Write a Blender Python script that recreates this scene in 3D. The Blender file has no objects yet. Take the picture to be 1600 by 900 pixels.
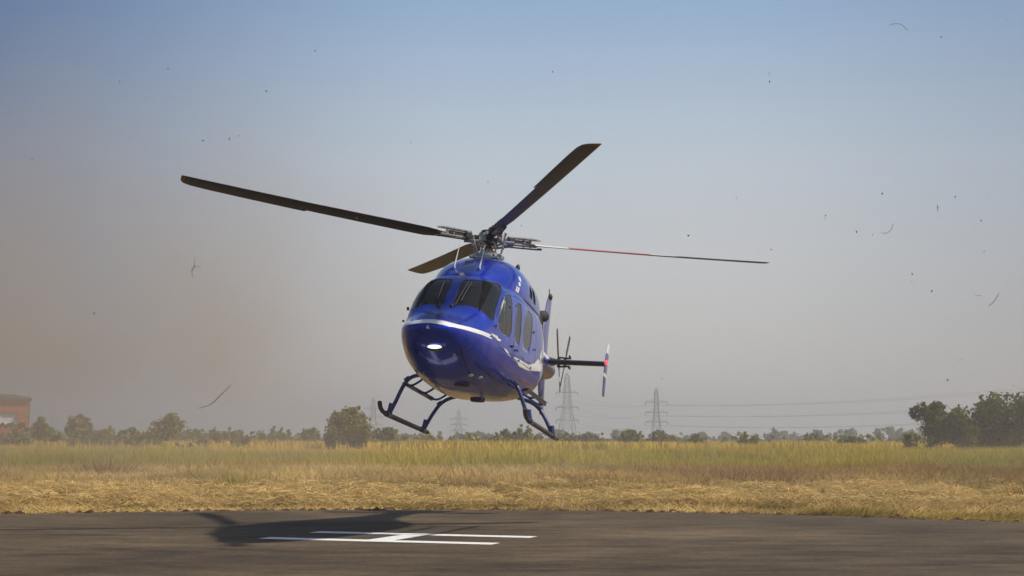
import bpy, bmesh, math, random
import numpy as np
from mathutils import Vector, Matrix, Euler, noise

random.seed(7)
RNG = np.random.default_rng(7)
sc = bpy.context.scene
COL = sc.collection
PI = math.pi
R = math.radians

# ------------------------------------------------------------------ camera
cam_data = bpy.data.cameras.new("camera")
cam = bpy.data.objects.new("camera", cam_data)
COL.objects.link(cam)
CAM_H = 1.6
cam.location = (0, 0, CAM_H)
cam.rotation_euler = (R(90) + math.atan(236 / 2374), 0, 0)
cam_data.sensor_width = 36
cam_data.lens = 2374 / 1600 * 36
cam_data.clip_start = 0.1
cam_data.clip_end = 9000
sc.camera = cam

# ------------------------------------------------------------------ sun, sky, exposure
SUN = Vector((2.9, -0.5, 3.25)).normalized()
SUN_EL = math.asin(SUN.z)
SUN_AZ = math.atan2(SUN.x, SUN.y)
sd = bpy.data.lights.new("sun", 'SUN')
sd.energy = 4.2
sd.angle = R(2.0)
sd.color = (1.0, 0.92, 0.80)
sun = bpy.data.objects.new("sun", sd)
sun.rotation_euler = SUN.to_track_quat('Z', 'Y').to_euler()
sun.location = (60, -6, 65)
COL.objects.link(sun)

world = bpy.data.worlds.new("World")
sc.world = world
world.use_nodes = True
wt = world.node_tree
bg = wt.nodes['Background']
sky = wt.nodes.new('ShaderNodeTexSky')
sky.sky_type = 'NISHITA'
sky.sun_disc = False
sky.sun_elevation = SUN_EL
sky.sun_rotation = SUN_AZ
sky.dust_density = 2.5
sky.air_density = 1.0
sky.ozone_density = 1.6
sky.altitude = 0
# the milky lowest degrees of a dusty sky: the Nishita colour is veiled towards the horizon
geo = wt.nodes.new('ShaderNodeTexCoord')
sep = wt.nodes.new('ShaderNodeSeparateXYZ')
wt.links.new(geo.outputs['Generated'], sep.inputs[0])
fac = wt.nodes.new('ShaderNodeMapRange')
fac.interpolation_type = 'SMOOTHSTEP'
fac.inputs['From Min'].default_value = 0.20
fac.inputs['From Max'].default_value = 0.65
fac.inputs['To Min'].default_value = 0.92
fac.inputs['To Max'].default_value = 0.0
wt.links.new(sep.outputs['Z'], fac.inputs[0])
ramp = wt.nodes.new('ShaderNodeValToRGB')
cr = ramp.color_ramp
stops = [(0.0, (.60, .575, .545)), (0.05, (.62, .60, .57)), (0.12, (.60, .615, .63)), (0.18, (.54, .61, .68)), (0.28, (.305, .46, .67)), (0.45, (.13, .28, .54)), (1.0, (.08, .18, .40))]
cr.elements[0].position, cr.elements[0].color = stops[0][0], (*stops[0][1], 1)
cr.elements[1].position, cr.elements[1].color = stops[-1][0], (*stops[-1][1], 1)
for p_, c_ in stops[1:-1]:
    e_ = cr.elements.new(p_); e_.color = (*c_, 1)
wt.links.new(sep.outputs['Z'], ramp.inputs[0])
gain = wt.nodes.new('ShaderNodeVectorMath'); gain.operation = 'SCALE'; gain.inputs['Scale'].default_value = 10.0
wt.links.new(ramp.outputs[0], gain.inputs[0])
mix = wt.nodes.new('ShaderNodeMix')
mix.data_type = 'RGBA'
wt.links.new(fac.outputs[0], mix.inputs[0])
wt.links.new(sky.outputs[0], mix.inputs[6])
wt.links.new(gain.outputs[0], mix.inputs[7])
# lens vignetting and dust painted into the sky colour: darker, bluer towards the left
side = wt.nodes.new('ShaderNodeMapRange')
side.interpolation_type = 'SMOOTHSTEP'
side.inputs['From Min'].default_value = -0.42
side.inputs['From Max'].default_value = -0.02
wt.links.new(sep.outputs['X'], side.inputs[0])
tone = wt.nodes.new('ShaderNodeMix'); tone.data_type = 'RGBA'
tone.inputs[6].default_value = (0.15, 0.28, 0.47, 1); tone.inputs[7].default_value = (1, 1, 1, 1)
wt.links.new(side.outputs[0], tone.inputs[0])
mul_ = wt.nodes.new('ShaderNodeMix'); mul_.data_type = 'RGBA'; mul_.blend_type = 'MULTIPLY'; mul_.inputs[0].default_value = 1
wt.links.new(mix.outputs[2], mul_.inputs[6]); wt.links.new(tone.outputs[2], mul_.inputs[7])
side2 = wt.nodes.new('ShaderNodeMapRange')  # the same edge darkening painted into the right of the sky
side2.interpolation_type = 'SMOOTHSTEP'
side2.inputs['From Min'].default_value = 0.10
side2.inputs['From Max'].default_value = 0.40
wt.links.new(sep.outputs['X'], side2.inputs[0])
tone2 = wt.nodes.new('ShaderNodeMix'); tone2.data_type = 'RGBA'
tone2.inputs[6].default_value = (1, 1, 1, 1); tone2.inputs[7].default_value = (0.68, 0.72, 0.78, 1)
wt.links.new(side2.outputs[0], tone2.inputs[0])
mul2_ = wt.nodes.new('ShaderNodeMix'); mul2_.data_type = 'RGBA'; mul2_.blend_type = 'MULTIPLY'; mul2_.inputs[0].default_value = 1
wt.links.new(mul_.outputs[2], mul2_.inputs[6]); wt.links.new(tone2.outputs[2], mul2_.inputs[7])
wt.links.new(mul2_.outputs[2], bg.inputs[0])
bg.inputs[1].default_value = 0.10

sc.view_settings.view_transform = 'Standard'
sc.view_settings.look = 'None'
sc.view_settings.exposure = 0.0
sc.view_settings.gamma = 1.0
sc.cycles.use_denoising = True
sc.cycles.volume_bounces = 0
sc.cycles.max_bounces = 8
sc.cycles.transparent_max_bounces = 16
sc.cycles.volume_step_rate = 1.0
sc.cycles.volume_max_steps = 256

# ------------------------------------------------------------------ helpers
def mat(name, col, rough=0.6, metal=0.0, coat=0.0, spec=0.5, noise_amt=0.0, nscale=8.0, bump=0.0, bscale=60.0, emit=None, estr=0.0):
    m = bpy.data.materials.new(name)
    m.use_nodes = True
    t = m.node_tree
    b = t.nodes['Principled BSDF']
    b.inputs['Base Color'].default_value = (*col, 1)
    b.inputs['Roughness'].default_value = rough
    b.inputs['Metallic'].default_value = metal
    b.inputs['Coat Weight'].default_value = coat
    b.inputs['Coat Roughness'].default_value = 0.04
    b.inputs['Specular IOR Level'].default_value = spec
    if noise_amt > 0:
        tc = t.nodes.new('ShaderNodeTexCoord')
        nz = t.nodes.new('ShaderNodeTexNoise')
        nz.inputs['Scale'].default_value = nscale
        nz.inputs['Detail'].default_value = 6
        t.links.new(tc.outputs['Object'], nz.inputs['Vector'])
        hs = t.nodes.new('ShaderNodeHueSaturation')
        hs.inputs['Color'].default_value = (*col, 1)
        mr = t.nodes.new('ShaderNodeMapRange')
        mr.inputs['From Min'].default_value = 0.3
        mr.inputs['From Max'].default_value = 0.7
        mr.inputs['To Min'].default_value = 1 - noise_amt
        mr.inputs['To Max'].default_value = 1 + noise_amt
        t.links.new(nz.outputs[0], mr.inputs[0])
        t.links.new(mr.outputs[0], hs.inputs['Value'])
        t.links.new(hs.outputs[0], b.inputs['Base Color'])
        mr2 = t.nodes.new('ShaderNodeMapRange')
        mr2.inputs['To Min'].default_value = max(0.02, rough - 0.1)
        mr2.inputs['To Max'].default_value = min(1, rough + 0.12)
        t.links.new(nz.outputs[0], mr2.inputs[0])
        t.links.new(mr2.outputs[0], b.inputs['Roughness'])
    if bump > 0:
        tc = t.nodes.new('ShaderNodeTexCoord')
        nz = t.nodes.new('ShaderNodeTexNoise')
        nz.inputs['Scale'].default_value = bscale
        nz.inputs['Detail'].default_value = 4
        t.links.new(tc.outputs['Object'], nz.inputs['Vector'])
        bp = t.nodes.new('ShaderNodeBump')
        bp.inputs['Strength'].default_value = bump
        bp.inputs['Distance'].default_value = 0.02
        t.links.new(nz.outputs[0], bp.inputs['Height'])
        t.links.new(bp.outputs[0], b.inputs['Normal'])
    if emit:
        b.inputs['Emission Color'].default_value = (*emit, 1)
        b.inputs['Emission Strength'].default_value = estr
    return m


def tint_mat(name, rough=0.8, trans=0.0, spec=0.2):
    """plant material whose own colour is stored per leaf or blade"""
    m = bpy.data.materials.new(name)
    m.use_nodes = True
    t = m.node_tree
    b = t.nodes['Principled BSDF']
    a = t.nodes.new('ShaderNodeAttribute')
    a.attribute_name = 'tint'
    t.links.new(a.outputs['Color'], b.inputs['Base Color'])
    b.inputs['Roughness'].default_value = rough
    b.inputs['Specular IOR Level'].default_value = spec
    if trans > 0:
        tr = t.nodes.new('ShaderNodeBsdfTranslucent')
        t.links.new(a.outputs['Color'], tr.inputs['Color'])
        mx = t.nodes.new('ShaderNodeMixShader')
        mx.inputs[0].default_value = trans
        t.links.new(b.outputs[0], mx.inputs[1])
        t.links.new(tr.outputs[0], mx.inputs[2])
        t.links.new(mx.outputs[0], t.nodes['Material Output'].inputs['Surface'])
    return m


def tag(o, label=None, cat=None, group=None, kind=None):
    if label: o['label'] = label
    if cat: o['category'] = cat
    if group: o['group'] = group
    if kind: o['kind'] = kind
    return o


def link(name, me, parent=None, loc=None, smooth=None):
    o = bpy.data.objects.new(name, me)
    COL.objects.link(o)
    if parent is not None:
        o.parent = parent
    if loc is not None:
        o.location = loc
    return o


def mesh_np(name, V, F, mats, tint=None, smooth=False, attrs=None, mat_idx=None):
    """V (n,3), F (m,k) fixed-size faces"""
    V = np.asarray(V, np.float32); F = np.asarray(F, np.int32)
    me = bpy.data.meshes.new(name)
    k = F.shape[1]
    me.vertices.add(len(V)); me.vertices.foreach_set('co', V.ravel())
    me.loops.add(F.size); me.loops.foreach_set('vertex_index', F.ravel())
    me.polygons.add(len(F))
    me.polygons.foreach_set('loop_start', np.arange(0, F.size, k, dtype=np.int32))
    me.polygons.foreach_set('loop_total', np.full(len(F), k, np.int32))
    if smooth: me.polygons.foreach_set('use_smooth', np.ones(len(F), bool))
    for m in (mats if isinstance(mats, (list, tuple)) else [mats]): me.materials.append(m)
    if mat_idx is not None: me.polygons.foreach_set('material_index', np.asarray(mat_idx, np.int32))
    if tint is not None:
        a = me.color_attributes.new('tint', 'FLOAT_COLOR', 'POINT')
        c = np.ones((len(V), 4), np.float32); c[:, :3] = tint
        a.data.foreach_set('color', c.ravel())
    for n, v in (attrs or {}).items():
        a = me.attributes.new(n, 'FLOAT', 'POINT'); a.data.foreach_set('value', np.asarray(v, np.float32))
    me.update(calc_edges=True)
    return me


class MB:
    """collects simple shapes into one mesh"""
    def __init__(s): s.v = []; s.f = []; s.m = []
    def add(s, V, F, mi=0):
        o = len(s.v); s.v += [tuple(p) for p in V]; s.f += [tuple(i + o for i in f) for f in F]; s.m += [mi] * len(F); return s
    def box(s, c, d, rot=None, mi=0):
        c = Vector(c); V = []
        for x in (-.5, .5):
            for y in (-.5, .5):
                for z in (-.5, .5):
                    p = Vector((x * d[0], y * d[1], z * d[2]))
                    if rot is not None: p = rot @ p
                    V.append(c + p)
        return s.add(V, [(0, 1, 3, 2), (4, 6, 7, 5), (0, 4, 5, 1), (2, 3, 7, 6), (0, 2, 6, 4), (1, 5, 7, 3)], mi)
    def tube(s, pts, r, n=10, caps=True, mi=0, closed=False):
        pts = [Vector(p) for p in pts]; N = len(pts)
        rs = r if isinstance(r, (list, tuple)) else [r] * N
        V = []; prev = None
        for i, p in enumerate(pts):
            if closed: t = pts[(i + 1) % N] - pts[i - 1]
            else: t = (pts[min(i + 1, N - 1)] - pts[max(i - 1, 0)])
            t.normalize()
            if prev is None:
                a = Vector((0, 0, 1)) if abs(t.z) < .9 else Vector((1, 0, 0)); u = t.cross(a).normalized()
            else:
                u = (prev - t * prev.dot(t)).normalized()
            prev = u; w = t.cross(u)
            for k in range(n):
                a = 2 * PI * k / n; V.append(p + (u * math.cos(a) + w * math.sin(a)) * rs[i])
        F = []
        for i in range(N if closed else N - 1):
            j = (i + 1) % N
            for k in range(n):
                F.append((i * n + k, i * n + (k + 1) % n, j * n + (k + 1) % n, j * n + k))
        if caps and not closed:
            F.append(tuple(range(n))[::-1]); F.append(tuple((N - 1) * n + k for k in range(n)))
        return s.add(V, F, mi)
    def prism(s, poly, axis, a, b, mi=0):
        """poly in the two other axes (in x,y,z order), extruded from a to b"""
        def P(q, h):
            l = list(q); l.insert(axis, h); return tuple(l)
        n = len(poly); V = [P(q, a) for q in poly] + [P(q, b) for q in poly]
        F = [tuple(range(n))[::-1], tuple(range(n, 2 * n))] + [(i, (i + 1) % n, n + (i + 1) % n, n + i) for i in range(n)]
        return s.add(V, F, mi)
    def ball(s, c, r, n=12, mi=0):
        r = r if isinstance(r, (tuple, list)) else (r, r, r)
        V = []; F = []; h = n // 2
        for i in range(h + 1):
            for k in range(n):
                a = PI * i / h; b = 2 * PI * k / n
                V.append((c[0] + r[0] * math.sin(a) * math.cos(b), c[1] + r[1] * math.sin(a) * math.sin(b), c[2] + r[2] * math.cos(a)))
        for i in range(h):
            for k in range(n):
                F.append((i * n + k, (i + 1) * n + k, (i + 1) * n + (k + 1) % n, i * n + (k + 1) % n))
        return s.add(V, F, mi)
    def mesh(s, name, mats, smooth=True, angle=40):
        me = bpy.data.meshes.new(name)
        me.from_pydata(s.v, [], s.f)
        for m in (mats if isinstance(mats, (list, tuple)) else [mats]): me.materials.append(m)
        me.polygons.foreach_set('material_index', s.m)
        bm = bmesh.new(); bm.from_mesh(me)
        bmesh.ops.remove_doubles(bm, verts=bm.verts, dist=1e-5)
        bmesh.ops.recalc_face_normals(bm, faces=bm.faces)
        if smooth:
            for f in bm.faces: f.smooth = True
            for e in bm.edges:
                if len(e.link_faces) == 2 and e.calc_face_angle(0) > R(angle): e.smooth = False
        bm.to_mesh(me); bm.free(); me.update()
        return me
    def build(s, name, mats, parent=None, loc=None, smooth=True, angle=40):
        return link(name, s.mesh(name, mats, smooth, angle), parent, loc)


def curve(pts, n=6):
    """Catmull-Rom through pts"""
    P = [Vector(p) for p in pts]; P = [P[0] * 2 - P[1]] + P + [P[-1] * 2 - P[-2]]; out = []
    for i in range(1, len(P) - 2):
        for k in range(n):
            t = k / n; a, b, c, d = P[i - 1:i + 3]
            out.append(.5 * ((2 * b) + (c - a) * t + (2 * a - 5 * b + 4 * c - d) * t * t + (3 * b - a - 3 * c + d) * t ** 3))
    out.append(P[-2]); return out

# ------------------------------------------------------------------ materials
M_white = mat("white_paint", (0.78, 0.78, 0.77), 0.35, coat=0.4)
M_black = mat("black_rubber", (0.018, 0.018, 0.02), 0.6)
M_matte = mat("matte_black_post", (0.008, 0.008, 0.009), 0.9, spec=.08)
M_darkblue = mat("dark_blue_gear_paint", (0.018, 0.026, 0.14), 0.28, coat=0.7, noise_amt=.15)
M_skid = mat("worn_skid_tube", (0.05, 0.045, 0.042), 0.45, metal=0.3, noise_amt=.35, nscale=14)
M_steel = mat("bare_steel", (0.55, 0.53, 0.48), 0.32, metal=0.9, noise_amt=.2, nscale=30)
M_hub = mat("hub_composite", (0.045, 0.042, 0.04), 0.45, noise_amt=.3, nscale=30)
M_alu = mat("satin_aluminium", (0.48, 0.46, 0.42), 0.38, metal=0.55, noise_amt=.2, nscale=20)
M_interior = mat("dark_cabin_trim", (0.035, 0.035, 0.038), 0.85)
M_seat = mat("grey_seat_fabric", (0.20, 0.19, 0.17), 0.9)
M_tan = mat("pale_cabin_panel", (0.50, 0.47, 0.42), 0.7)
M_lamp = mat("lit_landing_lamp", (0.9, 0.9, 0.9), 0.2, emit=(1, 0.97, 0.9), estr=1.25)
M_red = mat("red_position_lamp", (0.7, 0.03, 0.04), 0.2, emit=(1, 0.05, 0.08), estr=2.0)
M_redpaint = mat("red_blade_paint", (0.55, 0.05, 0.045), 0.4)
M_bladewhite = mat("white_blade_paint", (0.75, 0.74, 0.70), 0.4)

def blade_material():
    m = mat("dark_blade_paint", (0.036, 0.028, 0.022), 0.42, noise_amt=.25, nscale=6)
    return m
M_blade = blade_material()
M_tip = mat("brown_blade_tip", (0.22, 0.10, 0.03), 0.45)

def glass_mat(name="tinted_acrylic_glass", tc_=(0.27, 0.29, 0.29, 1)):
    m = bpy.data.materials.new(name)
    m.use_nodes = True
    t = m.node_tree
    for n in list(t.nodes):
        if n.type != 'OUTPUT_MATERIAL': t.nodes.remove(n)
    out = [n for n in t.nodes if n.type == 'OUTPUT_MATERIAL'][0]
    tr = t.nodes.new('ShaderNodeBsdfTransparent'); tr.inputs[0].default_value = tc_
    gl = t.nodes.new('ShaderNodeBsdfGlossy'); gl.inputs['Roughness'].default_value = 0.03
    gl.inputs['Color'].default_value = (0.9, 0.9, 0.9, 1)
    fr = t.nodes.new('ShaderNodeFresnel'); fr.inputs['IOR'].default_value = 1.55
    # thin film of dust on the panes
    df = t.nodes.new('ShaderNodeBsdfDiffuse'); df.inputs['Color'].default_value = (0.42, 0.38, 0.33, 1)
    mx = t.nodes.new('ShaderNodeMixShader')
    t.links.new(fr.outputs[0], mx.inputs[0]); t.links.new(tr.outputs[0], mx.inputs[1]); t.links.new(gl.outputs[0], mx.inputs[2])
    mx2 = t.nodes.new('ShaderNodeMixShader'); mx2.inputs[0].default_value = 0.02
    t.links.new(mx.outputs[0], mx2.inputs[1]); t.links.new(df.outputs[0], mx2.inputs[2])
    t.links.new(mx2.outputs[0], out.inputs['Surface'])
    return m
M_glass = glass_mat()
M_sideglass = glass_mat("clear_side_glazing", (0.66, 0.68, 0.65, 1))

def paint_mat():
    """metallic blue; the attribute 'white' is the distance inside the white livery, 'seam' the distance to a panel joint"""
    m = bpy.data.materials.new("metallic_blue_livery")
    m.use_nodes = True
    t = m.node_tree
    b = t.nodes['Principled BSDF']
    blue = (0.0015, 0.030, 0.42)
    tc = t.nodes.new('ShaderNodeTexCoord')
    nz = t.nodes.new('ShaderNodeTexNoise'); nz.inputs['Scale'].default_value = 3.0; nz.inputs['Detail'].default_value = 8
    t.links.new(tc.outputs['Object'], nz.inputs['Vector'])
    dirt = t.nodes.new('ShaderNodeMapRange')
    dirt.inputs['From Min'].default_value = 0.42; dirt.inputs['From Max'].default_value = 0.8
    dirt.inputs['To Min'].default_value = 0.008; dirt.inputs['To Max'].default_value = 0.075
    t.links.new(nz.outputs[0], dirt.inputs[0])
    aw = t.nodes.new('ShaderNodeAttribute'); aw.attribute_name = 'white'
    gt = t.nodes.new('ShaderNodeMath'); gt.operation = 'GREATER_THAN'; gt.inputs[1].default_value = 0.0
    t.links.new(aw.outputs['Fac'], gt.inputs[0])
    mx = t.nodes.new('ShaderNodeMix'); mx.data_type = 'RGBA'
    mx.inputs[6].default_value = (*blue, 1); mx.inputs[7].default_value = (0.80, 0.79, 0.76, 1)
    t.links.new(gt.outputs[0], mx.inputs[0])
    mxd = t.nodes.new('ShaderNodeMix'); mxd.data_type = 'RGBA'; mxd.inputs[7].default_value = (0.42, 0.38, 0.36, 1)
    t.links.new(dirt.outputs[0], mxd.inputs[0]); t.links.new(mx.outputs[2], mxd.inputs[6])
    asn = t.nodes.new('ShaderNodeAttribute'); asn.attribute_name = 'seam'
    lt = t.nodes.new('ShaderNodeMath'); lt.operation = 'LESS_THAN'; lt.inputs[1].default_value = 0.009
    t.links.new(asn.outputs['Fac'], lt.inputs[0])
    mx3 = t.nodes.new('ShaderNodeMix'); mx3.data_type = 'RGBA'; mx3.inputs[7].default_value = (0.004, 0.006, 0.03, 1)
    t.links.new(lt.outputs[0], mx3.inputs[0]); t.links.new(mxd.outputs[2], mx3.inputs[6])
    t.links.new(mx3.outputs[2], b.inputs['Base Color'])
    inv = t.nodes.new('ShaderNodeMath'); inv.operation = 'MULTIPLY_ADD'; inv.inputs[1].default_value = -0.38; inv.inputs[2].default_value = 0.38
    t.links.new(gt.outputs[0], inv.inputs[0]); t.links.new(inv.outputs[0], b.inputs['Metallic'])
    b.inputs['Roughness'].default_value = 0.30
    b.inputs['Coat Weight'].default_value = 0.85
    b.inputs['Coat IOR'].default_value = 1.42
    b.inputs['Specular IOR Level'].default_value = 0.15
    b.inputs['Coat Roughness'].default_value = 0.025
    # slight unevenness of the riveted skin
    n2 = t.nodes.new('ShaderNodeTexNoise'); n2.inputs['Scale'].default_value = 2.2; n2.inputs['Detail'].default_value = 2
    t.links.new(tc.outputs['Object'], n2.inputs['Vector'])
    bp = t.nodes.new('ShaderNodeBump'); bp.inputs['Strength'].default_value = 0.30; bp.inputs['Distance'].default_value = 0.03
    t.links.new(n2.outputs[0], bp.inputs['Height'])
    t.links.new(bp.outputs[0], b.inputs['Coat Normal']); t.links.new(bp.outputs[0], b.inputs['Normal'])
    return m
M_paint = paint_mat()

# ------------------------------------------------------------------ fuselage lofts (x forward, y left, z up, origin at the rotor hub)
def pch(tab, x):
    xs = np.array([a for a, b in tab], float)[::-1]; ys = np.array([b for a, b in tab], float)[::-1]
    h = np.diff(xs); d = np.diff(ys) / h; m = np.zeros(len(xs)); m[0] = d[0]; m[-1] = d[-1]
    for i in range(1, len(xs) - 1):
        if d[i - 1] * d[i] > 0:
            w1 = 2 * h[i] + h[i - 1]; w2 = h[i] + 2 * h[i - 1]; m[i] = (w1 + w2) / (w1 / d[i - 1] + w2 / d[i])
    x = np.clip(x, xs[0], xs[-1]); i = np.clip(np.searchsorted(xs, x) - 1, 0, len(h) - 1); t = (x - xs[i]) / h[i]
    return (2*t**3-3*t**2+1)*ys[i]+(t**3-2*t**2+t)*h[i]*m[i]+(-2*t**3+3*t**2)*ys[i+1]+(t**3-t**2)*h[i]*m[i+1]

BT=[(3.88,-2.30),(3.84,-2.235),(3.74,-2.18),(3.6,-2.145),(3.39,-2.08),(3.1,-1.98),(2.82,-1.83),(2.5,-1.53),(2.17,-1.25),(1.9,-1.11),(1.5,-1.04),(1.0,-1.0),(0,-.98),(-1.7,-.98),(-2.5,-1.03),(-3.4,-1.1),(-6,-1.14),(-6.9,-1.17)]
BB=[(3.88,-2.32),(3.85,-2.40),(3.76,-2.50),(3.55,-2.64),(3.3,-2.75),(3.0,-2.85),(2.5,-2.95),(1.5,-3.0),(.5,-2.98),(-.5,-2.9),(-1.2,-2.77),(-1.8,-2.6),(-2.6,-2.22),(-3.4,-1.95),(-4.5,-1.78),(-6.9,-1.6)]
BW=[(3.88,0),(3.86,.16),(3.8,.28),(3.65,.42),(3.4,.535),(3.1,.62),(2.6,.72),(2.0,.80),(1.5,.845),(.5,.885),(-1,.88),(-1.6,.84),(-2.2,.72),(-3,.5),(-4,.34),(-5,.27),(-6.9,.2)]
BZ=[(3.88,-2.31),(3.4,-2.29),(2.6,-2.25),(1.5,-2.15),(-1.5,-2.1),(-3,-1.6),(-4.5,-1.45),(-6.9,-1.38)]
NU=[(3.88,2.0),(3.2,2.2),(2.6,2.6),(2.0,3.0),(1.2,3.5),(.5,4.3),(-1,4.3),(-1.8,3.2),(-3,2.2),(-6.9,2.0)]
NL=[(3.88,2.0),(3,2.2),(1.5,2.6),(-1,3.0),(-2,2.5),(-3,2.1),(-6.9,2.0)]
CT=[(1.95,-1.19),(1.87,-1.09),(1.7,-.98),(1.4,-.82),(1.0,-.65),(.6,-.52),(.2,-.45),(-.4,-.43),(-1.2,-.46),(-2,-.6),(-3,-.86),(-4,-1.13)]
CW=[(1.95,.1),(1.87,.28),(1.7,.42),(1.4,.56),(1.0,.70),(.5,.79),(0,.82),(-1,.80),(-2,.67),(-3,.42),(-4,.2)]

def body_pt(x, th, inset=0.0):
    c, s = np.cos(th), np.sin(th); zw = pch(BZ, x); w = np.maximum(pch(BW, x) - inset, 0.001)
    n = np.where(s >= 0, pch(NU, x), pch(NL, x)); hh = np.where(s >= 0, pch(BT, x) - zw, zw - pch(BB, x)) - inset
    hh = np.maximum(hh, 0.002)
    return np.stack([x + 0 * th, w * np.sign(c) * np.abs(c) ** (2 / n), zw + hh * np.sign(s) * np.abs(s) ** (2 / n)], -1)

def cowl_pt(x, th, inset=0.0):
    c, s = np.cos(th), np.sin(th); n = 2.5; zb = -1.2
    if np.min(s) < 0:   # short skirt tucked onto the cabin side
        top_ = cowl_pt(x, np.clip(th, 0, PI), inset); sk = np.minimum(s, 0)
        top_[..., 2] += sk * .45; top_[..., 1] *= 1 + sk * .25
        return top_
    return np.stack([x + 0 * th, (pch(CW, x) - inset) * np.sign(c) * np.abs(c) ** (2 / n), zb + (pch(CT, x) - zb - inset) * np.sign(s) * np.abs(s) ** (2 / n)], -1)

def grid(fn, xs, ths, wrap):
    X, T = np.meshgrid(xs, ths, indexing='ij'); P = fn(X, T)
    n, m = X.shape; V = P.reshape(-1, 3); F = []
    i = np.arange(n - 1)[:, None]; k = np.arange(m if wrap else m - 1)[None, :]; k2 = (k + 1) % m
    F = np.stack([i * m + k, i * m + k2, (i + 1) * m + k2, (i + 1) * m + k], -1).reshape(-1, 4)
    return V, F

def sdf_poly(poly, px, py, rad=0.0):
    """signed distance, positive inside"""
    P = np.array(poly, float); d2 = np.full(px.shape, 1e9); ins = np.zeros(px.shape, bool); n = len(P)
    for i in range(n):
        a = P[i]; b = P[(i + 1) % n]; e = b - a; wx = px - a[0]; wy = py - a[1]
        t = np.clip((wx * e[0] + wy * e[1]) / (e @ e), 0, 1)
        d2 = np.minimum(d2, (wx - t * e[0]) ** 2 + (wy - t * e[1]) ** 2)
        c = ((a[1] <= py) & (b[1] > py)) | ((b[1] <= py) & (a[1] > py))
        with np.errstate(divide='ignore', invalid='ignore'):
            xi = a[0] + (py - a[1]) / (b[1] - a[1]) * e[0]
        ins ^= c & (px < xi)
    return np.where(ins, 1, -1) * np.sqrt(d2)

def shrink_round(poly, r=0.05, k=4):
    """round the corners of a polygon"""
    out = []; n = len(poly)
    for i in range(n):
        a, b, c = (Vector(poly[i - 1]), Vector(poly[i]), Vector(poly[(i + 1) % n]))
        d1 = (a - b); d2 = (c - b); r1 = min(r, d1.length * .45); r2 = min(r, d2.length * .45)
        p = b + d1.normalized() * r1; q = b + d2.normalized() * r2
        for j in range(k + 1):
            t = j / k; out.append(tuple(p * (1 - t) ** 2 + b * 2 * t * (1 - t) + q * t * t))
    return out

def clip(V, F, A, s, keep=+1):
    """cut the faces F (list of tuples) along s=0 and keep the side where keep*s>0; A: per-vertex attribute columns"""
    s = s * keep
    Vl = [V]; Al = [A]; new = {}; cnt = [len(V)]; nv = []; na = []; ns = []
    out = []
    inside = s > 0
    fl = []
    for f in F:
        fl.append(f)
    for f in fl:
        c = [inside[i] for i in f]
        if all(c): out.append(f); continue
        if not any(c): continue
        g = []
        for j in range(len(f)):
            a = f[j]; b = f[(j + 1) % len(f)]
            if inside[a]: g.append(a)
            if inside[a] != inside[b]:
                key = (min(a, b), max(a, b))
                if key not in new:
                    t = s[a] / (s[a] - s[b]); t = min(max(t, 0.001), .999)
                    nv.append(V[a] * (1 - t) + V[b] * t); na.append(A[a] * (1 - t) + A[b] * t)
                    new[key] = cnt[0]; cnt[0] += 1
                g.append(new[key])
        if len(g) >= 3: out.append(tuple(g))
    if nv:
        V = np.vstack([V, np.array(nv)]); A = np.vstack([A, np.array(na)])
        extra = np.zeros(len(nv))
    else: extra = np.zeros(0)
    return V, out, A, np.concatenate([s * keep, extra])

def compact(V, F, A):
    used = sorted({i for f in F for i in f}); mp = {u: k for k, u in enumerate(used)}
    return V[used], [tuple(mp[i] for i in f) for f in F], A[used]

def surf_obj(name, V, F, A, names, mats, parent, thick=0.0):
    if not F: return None
    V, F, A = compact(V, F, A)
    me = bpy.data.meshes.new(name)
    me.from_pydata(V.tolist(), [], F)
    for m in (mats if isinstance(mats, (list, tuple)) else [mats]): me.materials.append(m)
    me.polygons.foreach_set('use_smooth', np.ones(len(me.polygons), bool))
    for j, n in enumerate(names):
        a = me.attributes.new(n, 'FLOAT', 'POINT'); a.data.foreach_set('value', A[:, j].astype(np.float32))
    me.update()
    o = link(name, me, parent, OFF)
    if thick:
        me.materials.append(M_interior)
        md = o.modifiers.new('thick', 'SOLIDIFY'); md.thickness = thick; md.offset = -1; md.material_offset = 1; md.material_offset_rim = 1
    return o

OFF = (0, 0, 3.45)

# ------------------------------------------------------------------ THE HELICOPTER
heli = bpy.data.objects.new("helicopter", None)
COL.objects.link(heli)
heli.empty_display_size = 0.5
HROT = Euler((-0.0502424, -0.1019396, -1.7562091), 'XYZ')
HUBW = Vector((-0.4073388, 26.97796, 5.200935))
HM = HROT.to_matrix()
heli.rotation_euler = HROT
heli.location = HUBW - HM @ Vector(OFF)
tag(heli, "metallic blue light helicopter with white stripes hovering above the tarmac", "helicopter")

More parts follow.
